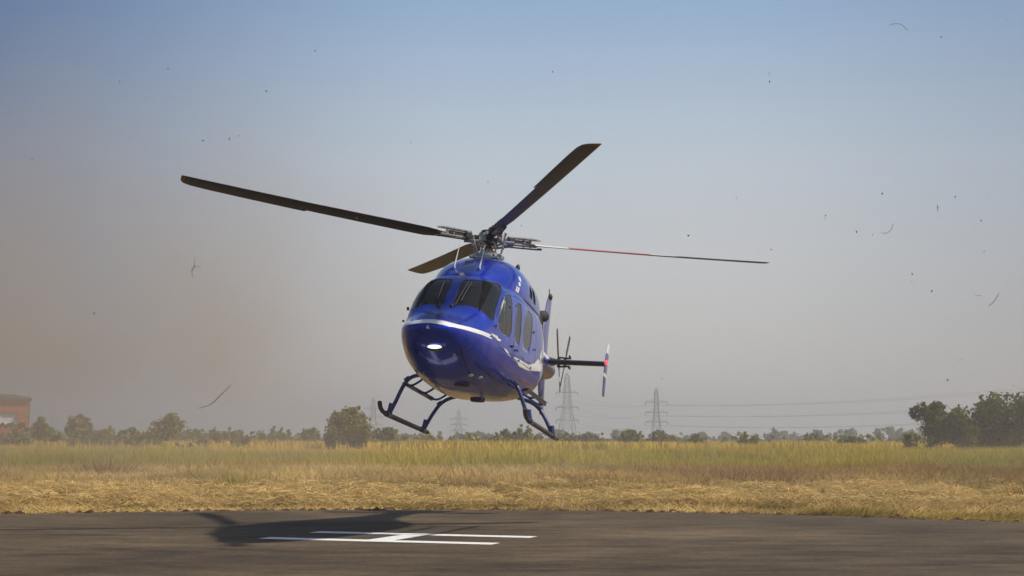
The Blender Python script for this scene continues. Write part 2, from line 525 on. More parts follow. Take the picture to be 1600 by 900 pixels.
WS = shrink_round([(2.13, .085), (2.08, .30), (2.03, .40), (2.02, .44), (2.3, .465), (2.52, .48), (2.67, .485), (2.69, .35), (2.75, .085)], .05)   # (x,|y|)
CORNER = shrink_round([(1.62, -1.19), (2.02, -1.22), (2.16, -1.34), (2.42, -1.57), (2.64, -1.78), (2.66, -1.87), (2.58, -1.95), (2.48, -1.93), (2.33, -1.73), (2.05, -1.47), (1.77, -1.28)], .04)  # (x,z)
STRUT = [(1.985, .435), (2.69, .49), (2.69, .525), (2.3, .55), (1.985, .555)]
DOOR1 = shrink_round([(1.50, -1.26), (1.76, -1.345), (2.06, -1.53), (2.34, -1.79), (2.47, -2.0), (2.44, -2.2), (2.2, -2.34), (1.5, -2.36), (1.40, -2.25), (1.395, -1.75), (1.30, -1.38), (1.30, -1.27)], .05)
WIN1 = shrink_round([(1.50, -1.32), (1.78, -1.41), (2.05, -1.58), (2.27, -1.83), (2.29, -1.99), (2.20, -2.07), (1.72, -2.09), (1.60, -1.98), (1.55, -1.66), (1.40, -1.33)], .03)
DOOR2 = shrink_round([(-.5, -1.30), (1.23, -1.28), (1.25, -1.40), (1.365, -1.8), (1.37, -2.38), (-.5, -2.34)], .08)
WIN2 = shrink_round([(.86, -1.37), (1.10, -1.39), (1.30, -1.70), (1.32, -1.98), (1.24, -2.1), (1.04, -2.1), (.97, -1.98), (.93, -1.65)], .035)
WIN3 = shrink_round([(-.14, -1.37), (.30, -1.36), (.62, -1.55), (.78, -1.85), (.66, -2.08), (.20, -2.08), (.02, -1.92), (-.08, -1.6)], .04)
INTAKE = shrink_round([(-.18, -.82), (-.02, -.90), (.06, -1.08), (-.20, -1.11), (-.30, -.98)], .05)
INTAKE2 = shrink_round([(-.42, -.80), (-.32, -.92), (-.36, -1.12), (-.62, -1.12), (-.62, -.86)], .05)

xs = np.concatenate([np.arange(-6.9, -2.0, .07), np.arange(-2.0, 3.5, .02), np.arange(3.5, 3.879, .011), [3.8795]])
NT = 320
th = np.arange(NT) * 2 * PI / NT
V, F = grid(body_pt, xs, th, True)
x, y, z = V.T; ay = np.abs(y)
thv = np.tile(th, len(xs)); xv = np.repeat(xs, NT)
ths = np.where(thv > PI, thv - 2 * PI, thv); tha = np.where(ths > PI / 2, PI - ths, ths)   # mirrored angle from the side
# white livery
white = np.full(len(V), -1.0)
ring = [(3.42, 1.7), (3.42, 1.25), (3.43, 1.0), (3.40, .66), (3.12, .30), (2.75, .09), (2.56, .0), (2.68, -.005), (2.60, -.07), (2.8, -.03), (3.23, .15), (3.5, .42), (3.64, .8), (3.71, 1.25), (3.72, 1.7)]
band = [(-.02, -2.145), (.17, -2.175), (.33, -2.205), (.43, -2.215), (.58, -2.205), (.70, -2.195), (.735, -2.20), (.70, -2.225), (.745, -2.26), (.66, -2.262), (.58, -2.275), (.42, -2.285), (.29, -2.275), (-.02, -2.25)]
white = np.maximum(white, np.where(x > 2.45, sdf_poly(band, ay, z), -1))
side = z < -1.13
for poly in ([(2.65, -2.17), (2.35, -2.165), (2.04, -2.215), (2.3, -2.235)], [(2.0, -2.29), (1.74, -2.305), (1.44, -2.38), (1.7, -2.36)],
             [(1.38, -2.34), (.7, -2.315), (.05, -2.285), (-.5, -2.18), (-.9, -2.02), (-1.25, -1.80), (-1.55, -1.5), (-1.8, -1.28), (-2.2, -1.13), (-3, -1.0), (-6.9, -1.0), (-6.9, -1.3), (-3.2, -1.4), (-2.6, -1.55), (-1.9, -2.02), (-1.33, -2.2), (-.75, -2.28), (.07, -2.39), (.81, -2.43)]):
    white = np.maximum(white, np.where(ay > .1, sdf_poly(poly, x, z), -1))
for poly in ([(-.9, -2.165), (-1.9, -1.80), (-1.9, -1.86)],):
    white = np.minimum(white, -sdf_poly(poly, x, z))
# small white triangle on the nose
white = np.maximum(white, np.where(x > 3.7, sdf_poly([(-.035, -2.345), (.035, -2.345), (0, -2.28)], y, z), -1))
# panel joints
seam = np.full(len(V), 1.0)
def seamline(arr): 
    global seam
    seam = np.minimum(seam, np.abs(arr))
seamline(np.where((z < -2.2) & (x < 2.0), x + 1.62 + .0 * z, 1))
seamline(np.where(x > 2.9, sdf_poly([(3.35, -2), (3.35, 2), (2.88, 2), (2.88, -2)], x, y * 2.6), 1))
seamline(np.where(z < -2.55, ay - .42, 1))
seamline(np.where((x < -1.6) , x + 2.9, 1))
seamline(np.where((x > 2.6) & (z < -2.4), (x - 3.45) + .9 * ay ** 2, 1))
seamline(np.where((x < 1.2) & (z < -2.42), z + 2.60 + .06 * x, 1))
seamline(np.where((x > -.45) & (x < 2.3) & (z < -2.5), ay - .62, 1))
for p_ in (WIN1, WIN2, WIN3, CORNER):
    seam = np.minimum(seam, np.where((ay > .25), np.abs(sdf_poly(p_, x, z) + .006), 1))
seam = np.minimum(seam, np.where(z > -2.05, np.abs(sdf_poly(WS, x, ay) + .008), 1))
A = np.stack([white, seam], -1)
F = [tuple(f) for f in F.tolist()]
# end caps at the tail
tailring = list(range(NT))

def sided(poly, sgn, px, py): return np.where(np.sign(y0) == sgn, sdf_poly(poly, px, py), -1.0)

def recut(V):
    return V[:, 0], V[:, 1], V[:, 2]

def cut_all(V, F, A, regions, names, parentmap, matmap):
    pass

def region_s(kind, poly, sgn, V, ths_lim=None):
    X, Y, Z = V.T
    if kind == 'top':      # (x,|y|) seen from above, upper surface only
        s = sdf_poly(poly, X, Y * sgn)
        return np.where(Z > -2.05, s, -1.0)
    s = sdf_poly(poly, X, Z)
    return np.where(Y * sgn > 0.25, s, -1.0)

def extract(V, F, A, s):
    """split by s: returns inside part and outside part as (V,F,A)"""
    # restrict the slow loop to faces touching the region
    inn = s > 0
    near = [f for f in F if any(inn[i] for i in f)]
    nearset = set(near)
    far = [f for f in F if not any(inn[i] for i in f)]
    Vi, Fi, Ai, _ = clip(V, near, A, s, +1)
    Vo, Fo, Ao, _ = clip(V, near, A, s, -1)
    return (Vi, Fi, Ai), (Vo, far + Fo, Ao)

cur = (V, F, A)
NM = ['white', 'seam']

# paint the tail end closed
def glass_obj(name, part, parent, inset=0.006, gm=None):
    Vi, Fi, Ai = part
    if not Fi: return None
    Vi, Fi, Ai = compact(Vi, Fi, Ai)
    # move a hair inwards so the frame stands proud
    c = np.array([0, 0, -1.95]); n = Vi - c; n[:, 0] *= 0.25; n /= np.linalg.norm(n, axis=1)[:, None]
    return surf_obj(name, Vi - n * inset, Fi, Ai, [], gm or M_glass, parent)

body_parts = []
for sg in (1, -1):
    s = region_s('top', WS, sg, cur[0]); pin, cur = extract(*cur, s); glass_obj('windshield', pin, heli)
    s = region_s('top', STRUT, sg, cur[0]); pin, cur = extract(*cur, s)
    surf_obj('windshield_post', *compact(*pin), [], M_matte, heli)
    s = region_s('side', CORNER, sg, cur[0]); pin, cur = extract(*cur, s); glass_obj('corner_window', pin, heli)
    for dname, dpoly, wins in (('cockpit_door', DOOR1, [WIN1]), ('sliding_door', DOOR2, [WIN2, WIN3])):
        s = region_s('side', dpoly, sg, cur[0])
        pin, cur = extract(*cur, s)
        # narrow shut line: the door skin starts 7 mm inside the cut
        Vd, Fd, Ad = compact(*pin)
        sd_ = region_s('side', dpoly, sg, Vd) - 0.007
        Vd, Fd, Ad, _ = clip(Vd, Fd, Ad, sd_, +1)
        part = compact(Vd, Fd, Ad)
        gl = []
        for wp in wins:
            s = region_s('side', wp, sg, part[0]); pin, part = extract(*part, s); gl.append(pin)
        door = surf_obj(dname, *part, NM, M_paint, heli, 0.02)
        for g in gl:
            go = glass_obj('window', g, door, gm=M_sideglass)
            go.location = (0, 0, 0)
        hb = MB()
        if dname == 'cockpit_door': hb.box((1.50, sg * .858, -2.20), (.12, .02, .02)); hb.box((1.50, sg * .865, -2.20), (.04, .016, .035))
        else: hb.box((1.22, sg * .885, -2.22), (.11, .02, .025))
        h_ = hb.build('handle', M_black, door, (0, 0, 0))
bobj = surf_obj('fuselage_skin', *cur, NM, M_paint, heli, 0.012)
# tail end cap
MB().ball((-6.9, 0, -1.385), (.12, .2, .215), 14).build('tail_cone', M_white, heli, OFF)
# black rubber seals along the panes
def seal(poly, kind, sg, w=0.011):
    P = np.array(poly); n = len(P); out = []
    for i in range(n):
        for k in range(3):
            q = P[i] * (1 - k / 3) + P[(i + 1) % n] * k / 3; out.append(q)
    return out

# interior: liner, floor, bulkhead, seats, instrument console
xs2 = np.arange(-1.6, 3.6, .05); th2 = np.arange(96) * 2 * PI / 96
V2, F2 = grid(lambda a, b: body_pt(a, b, 0.045), xs2, th2, True)
c2 = (V2, [tuple(f) for f in F2.tolist()], np.zeros((len(V2), 1)))
for sg in (1, -1):
    for k_, p_ in (('top', WS), ('side', CORNER), ('side', WIN1), ('side', WIN2), ('side', WIN3)):
        pc = np.array(p_); cen = pc.mean(0); p2_ = [tuple(cen + (q - cen) * 1.06) for q in pc]
        s = region_s(k_, p2_, sg, c2[0]); _, c2 = extract(*c2, s)
surf_obj('cabin_liner', *c2, [], M_interior, heli)
b = MB(); b.box((.55, 0, -2.66), (3.1, 1.0, .04)); b.box((-1.0, 0, -1.9), (.04, 1.45, 1.3))
b.build('cabin_floor', M_interior, heli, OFF)
b = MB(); b.prism([(2.85, -2.55), (2.85, -2.02), (2.66, -1.96), (2.45, -2.0), (2.4, -2.1), (2.45, -2.55)], 1, -.45, .45); b.build('instrument_panel', M_interior, heli, OFF)
for (sx, sy) in ((1.6, .34), (1.6, -.34), (.65, .36), (.65, -.36), (-.45, .36), (-.45, -.36)):
    b = MB(); b.box((sx, sy, -2.35), (.5, .5, .16)); b.box((sx - .27, sy, -1.98), (.12, .48, .75), Matrix.Rotation(R(-8), 3, 'Y')); b.box((sx - .33, sy, -1.55), (.09, .26, .2))
    b.box((sx, sy, -2.55), (.4, .4, .26)); b.build('seat', M_seat, heli, OFF)
for sg in (1, -1):
    b = MB(); b.tube([(2.25, sg * .70, -2.02), (2.02, sg * .74, -1.60), (1.62, sg * .69, -1.33)], .018, 6); b.tube([(1.93, sg * .775, -2.06), (1.86, sg * .74, -1.5)], .014, 6); b.box((2.08, sg * .74, -1.99), (.12, .02, .14))
    b.build('door_frame_tube', M_tan, heli, OFF)

# cowling
cx = np.arange(-3.98, 1.945, .03); ct = np.linspace(-.22, PI + .22, 176)
CV, CF = grid(cowl_pt, cx, ct, False)
x, y, z = CV.T
cw = np.full(len(CV), -1.0)
# illegible white registration blocks on the cowling side, three stacked marks, and the small white emblem above the windshield
for poly in ([(.52, -.84), (.62, -.82), (.66, -.90), (.57, -.93)], [(.62, -.95), (.70, -.94), (.75, -1.01), (.66, -1.02)],
             [(.70, -1.05), (.75, -1.04), (.83, -1.15), (.78, -1.16)], [(.79, -1.04), (.83, -1.035), (.90, -1.14), (.86, -1.15)]):
    cw = np.maximum(cw, np.where(np.abs(y) > .3, sdf_poly(poly, x, z), -1))
for poly in ([(-.045, -1.10), (-.005, -1.03), (.035, -1.035), (.02, -1.075), (.075, -1.085), (.07, -1.10)],):
    cw = np.maximum(cw, np.where(x > 1.6, sdf_poly(poly, y + .02, z), -1))
cs = np.full(len(CV), 1.0)
arc = x - (1.42 - 1.5 * np.maximum(0, (z + 1.2)) ** 1.1)
cs = np.minimum(cs, np.abs(np.where(np.abs(y) > .35, arc * .8, 1)))
cs = np.minimum(cs, np.where(x < .75, np.abs(np.abs(y) - .47) * 1.0, 1))
cs = np.minimum(cs, np.abs(x + .75)); cs = np.minimum(cs, np.abs(x + 2.1))
CA = np.stack([cw, cs], -1)
ccur = (CV, [tuple(f) for f in CF.tolist()], CA)
for sg in (1, -1):
    for poly in (INTAKE, INTAKE2):
        X, Y, Z = ccur[0].T
        s = np.where(Y * sg > .2, sdf_poly(poly, X, Z), -1.0)
        pin, ccur = extract(*ccur, s)
        Vi, Fi, Ai = compact(*pin); Vi = Vi - np.array([0, sg * .05, 0])
        surf_obj('air_intake', Vi, Fi, Ai, [], M_black, heli)
surf_obj('engine_cowling', *ccur, NM, M_paint, heli, 0.03)

# exhausts
for sg in (1, -1):
    b = MB(); b.tube(curve([(-1.75, sg * .50, -1.02), (-1.95, sg * .60, -1.06), (-2.2, sg * .70, -1.02)], 4), .11, 16, False)
    b.tube(curve([(-1.75, sg * .50, -1.02), (-1.95, sg * .60, -1.06), (-2.19, sg * .695, -1.02)], 4), .095, 16, False)
    b.box((-1.90, sg * .66, -1.10), (.34, .10, .22)); b.build('exhaust_pipe', M_black, heli, OFF)

# roof aerials with blue feet
for (ax_, ay_, tx_, ty_) in ((1.60, -.22, 1.50, -.17), (1.62, .22, 1.50, .27)):
    az = float(cowl_pt(np.array([ax_]), np.array([PI / 2]))[0, 2]) - .02
    f_ = MB().tube([(ax_, ay_, az - .10), (ax_, ay_, az + .0), (ax_ - .01, ay_, az + .06)], [.05, .035, .012], 8).build('aerial_foot', M_darkblue, heli, OFF)
    MB().tube([(ax_ - .01, ay_, az + .03), (tx_, ty_, az + .46)], [.014, .006], 6).build('aerial_rod', M_white, f_, (0, 0, 0))
    MB().tube([(ax_ - .01, ay_, az + .015), (ax_ - .015, ay_ + .003, az + .05)], [.028, .022], 8).build('aerial_collar', M_white, f_, (0, 0, 0))
# beacon on the cowling edge
MB().tube([(-.2, .50, -.58), (-.2, .52, -.50), (-.2, .525, -.45)], [.045, .045, .02], 10).build('beacon', M_black, heli, OFF)
# wipers
for sg, bx in ((-1, 2.77), (1, 2.77)):
    b = MB(); y0_ = sg * .11 - .03
    def zt(x_, y_):
        P = body_pt(np.full(400, x_), np.linspace(.3, PI - .3, 400)); return float(P[np.abs(P[:, 1] - y_).argmin(), 2])
    b.ball((bx, y0_, zt(bx, y0_) + .01), .035, 10)
    pts = [(bx - k * .105, y0_ + (.045 if sg > 0 else -.01) * k / 3 + (.05 if sg > 0 else .0), zt(bx - k * .105, y0_) + .03) for k in range(6)]
    b.tube([(bx, y0_, zt(bx, y0_) + .03)] + pts, .009, 6)
    b.tube([(q[0], q[1] + .05 * sg, q[2] - .012) for q in pts[1:]], .012, 6)
    b.build('wiper', M_black, heli, OFF)
# nose landing lamp in its recess
b = MB(); b.ball((3.635, .07, -2.587), (.07, .115, .04), 18); lamp = b.build('landing_lamp', M_lamp, heli, OFF)
MB().ball((3.60, .07, -2.60), (.085, .14, .045), 18).build('lamp_bezel', M_hub, lamp, (0, 0, 0))
# belly fittings
for (px, py, pz, kind) in ((2.55, .42, -2.845, 'l'), (2.24, .50, -2.83, 'l'), (2.2, .2, -2.955, 'd'), (.45, .1, -2.99, 'd'), (1.3, .35, -2.97, 'a'), (2.75, -.3, -2.87, 'n')):
    if kind == 'l': MB().ball((px, py, pz), (.07, .05, .035), 10).build('belly_light', M_alu, heli, OFF)
    elif kind == 'd': MB().tube([(px, py, pz + .05), (px, py, pz - .03)], [.14, .12], 16).build('belly_antenna', M_black, heli, OFF)
    elif kind == 'a': MB().prism([(px - .08, pz + .05), (px + .08, pz + .05), (px + .0, pz - .13), (px - .06, pz - .13)], 1, py - .008, py + .008).build('blade_antenna', M_darkblue, heli, OFF)
    else: MB().ball((px, py, pz), .02, 8).build('belly_stud', M_alu, heli, OFF)
# small probes on the right flank
MB().box((2.2, -.79, -1.75), (.05, .03, .05)).build('probe', M_black, heli, OFF)
MB().box((2.75, -.70, -2.05), (.03, .03, .03)).build('probe', M_black, heli, OFF)
for q in ((-.25, .89, -1.66), (-.40, .90, -1.95), (1.42, .865, -1.50), (-.1, .89, -2.32), (1.0, .885, -2.36), (2.42, .76, -2.02)):
    MB().box(q, (.06, .018, .03)).build('latch', M_darkblue, heli, OFF)

# landing gear
ZS = -3.41
for sg in (1, -1):
    pts = [(1.93, sg * 1.215, ZS + .14), (1.86, sg * 1.215, ZS + .065), (1.72, sg * 1.215, ZS + .015)] + [(1.5 - k * .3, sg * 1.215, ZS) for k in range(10)] + [(-1.36, sg * 1.215, ZS), (-1.44, sg * 1.215, ZS)]
    sk = MB().tube(curve(pts, 3), .037, 14).build('skid_tube', M_skid, heli, OFF)
    MB().tube([(1.45, sg * 1.215, ZS - .012), (-1.2, sg * 1.215, ZS - .008)], .039, 10).build('wear_shoe', M_steel if False else M_skid, sk, (0, 0, 0))
    for xx in (1.35, -1.07):
        s_ = MB().tube([(xx - .12, sg * 1.215, ZS), (xx + .12, sg * 1.215, ZS)], .052, 12)
        s_.tube([(xx, sg * 1.2, ZS), (xx, sg * 1.165, ZS + .19)], .048, 12); s_.build('saddle_clamp', M_darkblue, sk, (0, 0, 0))
for xx in (1.35, -1.07):
    fr_ = xx > 0
    half = [(xx, .35, -2.80 if fr_ else -2.72), (xx, .60, -2.73 if fr_ else -2.76), (xx, .80, -2.74 if fr_ else -2.83), (xx, .93, -2.82 if fr_ else -2.93), (xx, 1.02, -2.98 if fr_ else -3.06), (xx, 1.10, -3.18 if fr_ else -3.2), (xx, 1.20, ZS)]
    pts = [(p[0], -p[1], p[2]) for p in half[::-1]] + half
    ctb = MB().tube(curve(pts, 5), .034, 12).build('cross_tube', M_darkblue, heli, OFF)
    for sg in (1, -1):
        MB().box((xx, sg * .93, -2.80 if fr_ else -2.91), (.13, .10, .05), Matrix.Rotation(R(-40 * sg), 3, 'X')).build('tube_bracket', M_darkblue, ctb, (0, 0, 0))
for sg in (1, -1):
    st = MB().tube([(1.05, sg * 1.05, -2.845), (-.90, sg * 1.05, -2.86)], .028, 8)
    st.box((.1, sg * 1.05, -2.83), (1.95, .09, .015)); stp = st.build('boarding_step', M_darkblue, heli, OFF)
    for xx in (1.02, .05, -.87):
        MB().tube(curve([(xx, sg * 1.05, -2.85), (xx, sg * .93, -2.86), (xx + .02, sg * .80, -2.79), (xx + .03, sg * .66, -2.68)], 4), .02, 8).build('step_strut', M_darkblue, stp, (0, 0, 0))

# tail
def foil(chord, thick, n=10):
    """closed outline, x forward from +chord*.3 to -chord*.7"""
    up = []; 
    for k in range(n + 1):
        u = (1 - math.cos(PI * k / n)) / 2
        t = thick / .2 * chord * (0.2969 * math.sqrt(u) - .126 * u - .3516 * u * u + .2843 * u ** 3 - .1015 * u ** 4) / chord
        up.append((chord * (.3 - u), t * 1.0))
    return up + [(a, -b_) for a, b_ in up[-2:0:-1]]

def wing(stations, name, mats, parent, loc, mi_fn=None, smooth=True, cap=True):
    """stations: list of (origin, chord, thick, x-axis dir, up dir)"""
    V = []; F = []; MI = []; n = None
    for (o, ch, tk, xd, ud) in stations:
        pr = foil(ch, tk); n = len(pr)
        for a, b_ in pr: V.append(Vector(o) + Vector(xd) * a + Vector(ud) * b_)
    for i in range(len(stations) - 1):
        for k in range(n):
            F.append((i * n + k, i * n + (k + 1) % n, (i + 1) * n + (k + 1) % n, (i + 1) * n + k)); MI.append(mi_fn(i, k, n) if mi_fn else 0)
    F.append(tuple(range(n))[::-1]); MI.append(MI[0]); F.append(tuple((len(stations) - 1) * n + k for k in range(n))); MI.append(MI[-2])
    m = MB(); m.v = [tuple(v) for v in V]; m.f = F; m.m = MI
    return m.build(name, mats, parent, loc, smooth, 50)

XF = (1, 0, 0); ZU = (0, 0, 1); YL = (0, 1, 0)
M_tailblue = mat("tail_blue_paint", (0.10, 0.11, 0.27), 0.4, coat=.3)
M_stab = mat("dark_stabiliser_paint", (0.02, 0.02, 0.035), 0.4)
wing([((-5.75, -1.42, -1.37), .42, .10, XF, ZU), ((-5.75, -.3, -1.37), .42, .11, XF, ZU), ((-5.75, .3, -1.37), .42, .11, XF, ZU), ((-5.75, 1.42, -1.37), .42, .10, XF, ZU)], 'stabiliser', M_stab, heli, OFF)
for sg in (1, -1):
    def ep_mi(i, k, n): return [0, 0, 1, 1, 0, 1, 1, 1][i]
    st = []
    for (zz, xo, ch) in ((-.94, -.12, .34), (-1.05, -.09, .40), (-1.14, -.07, .44), (-1.37, 0, .48), (-1.57, -.04, .46), (-1.64, -.05, .45), (-1.9, -.14, .38), (-1.97, -.17, .34), (-2.03, -.2, .28)):
        lean = (zz + 1.37) * .06
        st.append(((-5.75 + xo, sg * (1.455 + lean), zz), ch, .035, XF, YL))
    ep = wing(st, 'end_plate', [M_white, M_tailblue], heli, OFF, lambda i, k, n: [0, 0, 1, 1, 0, 1, 1, 1][i])
    MB().ball((-5.60, sg * 1.49, -1.36), (.05, .035, .05), 10).build('position_lamp', M_red if sg > 0 else M_white, ep, (0, 0, 0))
# vertical fin with its light on top
wing([((-6.75, 0, .22), .36, .05, XF, YL), ((-6.62, 0, .1), .52, .07, XF, YL), ((-6.35, 0, -.5), .75, .10, XF, YL), ((-6.15, 0, -1.25), .95, .13, XF, YL), ((-6.2, 0, -1.6), .8, .12, XF, YL),
      ((-6.4, 0, -2.1), .6, .08, XF, YL), ((-6.55, 0, -2.42), .38, .05, XF, YL)], 'vertical_fin', M_tailblue, heli, OFF)
MB().ball((-6.62, .03, .20), (.09, .05, .075), 10).tube([(-6.62, .0, .24), (-6.62, .0, .38)], .01, 6).build('fin_beacon', M_black, heli, OFF)
# tail rotor: two stacked two-blade rotors
th_ = MB(); th_.tube([(-6.3, .05, -1.29), (-6.3, .30, -1.29)], [.12, .07], 14); th_.tube([(-6.3, .28, -1.29), (-6.3, .62, -1.29)], .035, 12)
for yy in (.36, .50): th_.tube([(-6.3, yy - .03, -1.29), (-6.3, yy + .03, -1.29)], .09, 14)
for k in range(6):
    a = k * PI / 3; th_.tube([(-6.3 + .12 * math.cos(a), .33, -1.29 + .12 * math.sin(a)), (-6.3 + .1 * math.cos(a), .60, -1.29 + .1 * math.sin(a))], .012, 6)
    th_.box((-6.3 + .13 * math.cos(a), .60, -1.29 + .13 * math.sin(a)), (.06, .03, .06))
trh = th_.build('tail_rotor_hub', M_hub, heli, OFF)
for (yy, ang) in ((.36, 55), (.50, 128)):
    for s2 in (0, 180):
        a = R(ang + s2); d = Vector((math.cos(a), 0, math.sin(a))); c_ = Vector((-d.z, 0, d.x)); u_ = Vector(YL)
        cd = (c_ * math.cos(R(5)) + u_ * math.sin(R(5))); ud = (u_ * math.cos(R(5)) - c_ * math.sin(R(5)))
        st = [(Vector((-6.3, yy, -1.29)) + d * r_, ch, .018 + .01 * (r_ < .2), cd, ud) for r_, ch in ((.08, .05), (.16, .07), (.22, .12), (.34, .125), (.46, .125), (.60, .125), (.72, .125), (.78, .11), (.80, .08))]
        wing(st, 'tail_rotor_blade', [M_blade, M_bladewhite], trh, (0, 0, 0), lambda i, k, n: [0, 0, 0, 1, 0, 0, 1, 0][i] if (s2 and yy < .4) else 0)

# main rotor head
PSI = 0.4848; CONE = 0.0514
h = MB()
h.tube([(0, 0, -.62), (0, 0, .06)], .062, 16); h.tube([(0, 0, .04), (0, 0, .10), (0, 0, .13)], [.16, .15, .05], 20)
h.tube([(0, 0, -.13), (0, 0, -.09)], .15, 20)
for k in range(4):
    a = PSI + k * PI / 2; d = Vector((math.cos(a), math.sin(a), 0)); c_ = Vector((-d.y, d.x, 0)); zo = .03 if k % 2 == 0 else -.04
    rot = Matrix(((d.x, c_.x, 0), (d.y, c_.y, 0), (0, 0, 1)))
    h.box(d * .22 + Vector((0, 0, zo)), (.40, .19, .045), rot); h.box(d * .40 + Vector((0, 0, zo)), (.10, .24, .09), rot)
hub = h.build('rotor_hub', M_hub, heli, OFF)
sw = MB(); sw.tube([(0, 0, -.40), (0, 0, -.34)], .26, 24)
for k in range(8):
    a = k * PI / 4 + .3; sw.box((.27 * math.cos(a), .27 * math.sin(a), -.37), (.05, .05, .06), Matrix.Rotation(a, 3, 'Z'))

for k in range(8):
    a = k * PI / 4; sw.tube([(.12 * math.cos(a), .12 * math.sin(a), -.55), (.16 * math.cos(a), .16 * math.sin(a), -.36)], .018, 6)
sw.tube([(0, 0, -.33), (0, 0, -.27), (0, 0, -.22)], [.13, .11, .075], 20)
sw.build('swashplate', M_steel, heli, OFF)
MB().box((-.02, -.02, -.425), (.60, .52, .03)).tube([(0, 0, -.47), (0, 0, -.42)], .24, 24).build('swashplate_base', M_steel, heli, OFF)
for (xx, yy) in ((.28, .20), (.28, -.20), (-.28, 0)):
    MB().tube([(xx * .7, yy * .7, -.52), (xx * .75, yy * .75, -.36)], .02, 8).build('control_actuator', M_black, heli, OFF)
for k in range(4):
    a = PSI + k * PI / 2; d = Vector((math.cos(a), math.sin(a), 0)); c_ = Vector((-d.y, d.x, 0)); zo = .03 if k % 2 == 0 else -.04
    p0 = d * .24 + c_ * .17 + Vector((0, 0, -.36)); p1 = d * .36 + c_ * .20 + Vector((0, 0, zo - .02))
    MB().tube([p0, p1], .016, 8).ball(tuple(p0), .028, 8).ball(tuple(p1), .03, 8).build('pitch_link', M_alu, hub, (0, 0, 0))
    e_ = (d + c_).normalized(); hb_ = MB(); hb_.tube([e_ * .10 + Vector((0, 0, -.18)), e_ * .30 + Vector((0, 0, -.14)), d * .45 + Vector((0, 0, zo - .07))], .022, 8); hb_.box(e_ * .24 + Vector((0, 0, -.05)), (.09, .09, .14), rot if False else Matrix.Rotation(a + .78, 3, 'Z')); hb_.build('hub_fitting', M_alu, hub, (0, 0, 0))
    MB().tube([d * .22 - c_ * .12 + Vector((0, 0, zo - .05)), d * .42 - c_ * .16 + Vector((0, 0, zo - .05))], .03, 10).build('damper', M_steel, hub, (0, 0, 0))
    MB().tube([d * .10 + c_ * .13 + Vector((0, 0, -.36)), d * .19 + c_ * .05 + Vector((0, 0, -.12))], .014, 8).build('scissor_link', M_steel, hub, (0, 0, 0))

def blade(k):
    a = PSI + k * PI / 2 + (0, 0, .028, 0)[k]; CONE = (0.0514, 0.034, 0.0514, 0.0514)[k]; zo = .03 if k % 2 == 0 else -.04
    d = Vector((math.cos(a) * math.cos(CONE), math.sin(a) * math.cos(CONE), math.sin(CONE)))
    c0 = Vector((-math.sin(a), math.cos(a), 0)); u0 = d.cross(c0) * 1.0
    u0 = Vector((0, 0, 1)) - d * d.z; u0.normalize()
    st = []; rs = []
    for r_, ch, tk in ((.62, .09, .07), (.72, .10, .055), (.85, .15, .045), (1.0, .24, .038), (1.18, .295, .034), (1.46, .30, .032), (2.2, .30, .031), (3.05, .30, .03), (3.28, .30, .03), (3.30, .345, .03),
                       (3.55, .345, .03), (4.3, .345, .028), (5.0, .34, .026), (5.30, .325, .024), (5.42, .29, .02), (5.47, .23, .016), (5.485, .15, .01)):
        pitch = R((15.5, 15.5, 19, 20.5)[k] - 8.5 * r_ / 5.485); bend = .010 * (r_ / 2) ** 2
        cd = c0 * math.cos(pitch) + u0 * math.sin(pitch); ud = u0 * math.cos(pitch) - c0 * math.sin(pitch)
        off = -(ch - .30) * .3 if r_ > 3.29 else 0
        st.append((d * r_ + Vector((0, 0, zo * (1 - r_ / 5.5) + bend - .045)) - cd * (-off), ch, tk, cd, ud)); rs.append(r_)
    def mi(i, kk, n):
        r_ = (rs[i] + rs[i + 1]) / 2
        upper = kk < n // 2 + 0
        if r_ > 5.38: return 3
        if not upper: return 0
        if r_ < 1.46: return 1 if r_ > .8 else 0
        if r_ < 3.05: return 2
        if r_ < 3.56: return 1
        return 0
    bl = wing(st, 'rotor_blade', [M_blade, M_bladewhite, M_redpaint, M_tip], heli, OFF, mi)
    rot = Matrix(((d.x, c0.x, u0.x), (d.y, c0.y, u0.y), (d.z, c0.z, u0.z)))
    zz = Vector((0, 0, zo))
    c = MB()
    for up in (.062, -.062):
        c.box(d * .62 + zz + u0 * up, (.56, .12, .018), rot)
        c.box(d * .86 + zz * .8 + u0 * (up * .75), (.20, .07, .018), rot)
    c.box(d * .40 + zz, (.07, .16, .13), rot)
    for rr in (.66, .78):
        for sd2 in (-.025, .025):
            c.tube([d * rr + zz + u0 * -.085 + c0 * sd2, d * rr + zz + u0 * .085 + c0 * sd2], .016, 8)
    c.build('blade_grip', M_alu, bl, (0, 0, 0))
    c = MB(); c.tube([d * .36 + c0 * .06 + zz - u0 * .1, d * .92 + c0 * .02 + zz - u0 * .105], .014, 8); c.box(d * .95 + zz - u0 * .1, (.08, .05, .03), rot)
    c.box(d * .58 + zz, (.34, .07, .05), rot)
    c.build('pitch_arm', M_hub, bl, (0, 0, 0))
    return bl
for k in range(4): blade(k)

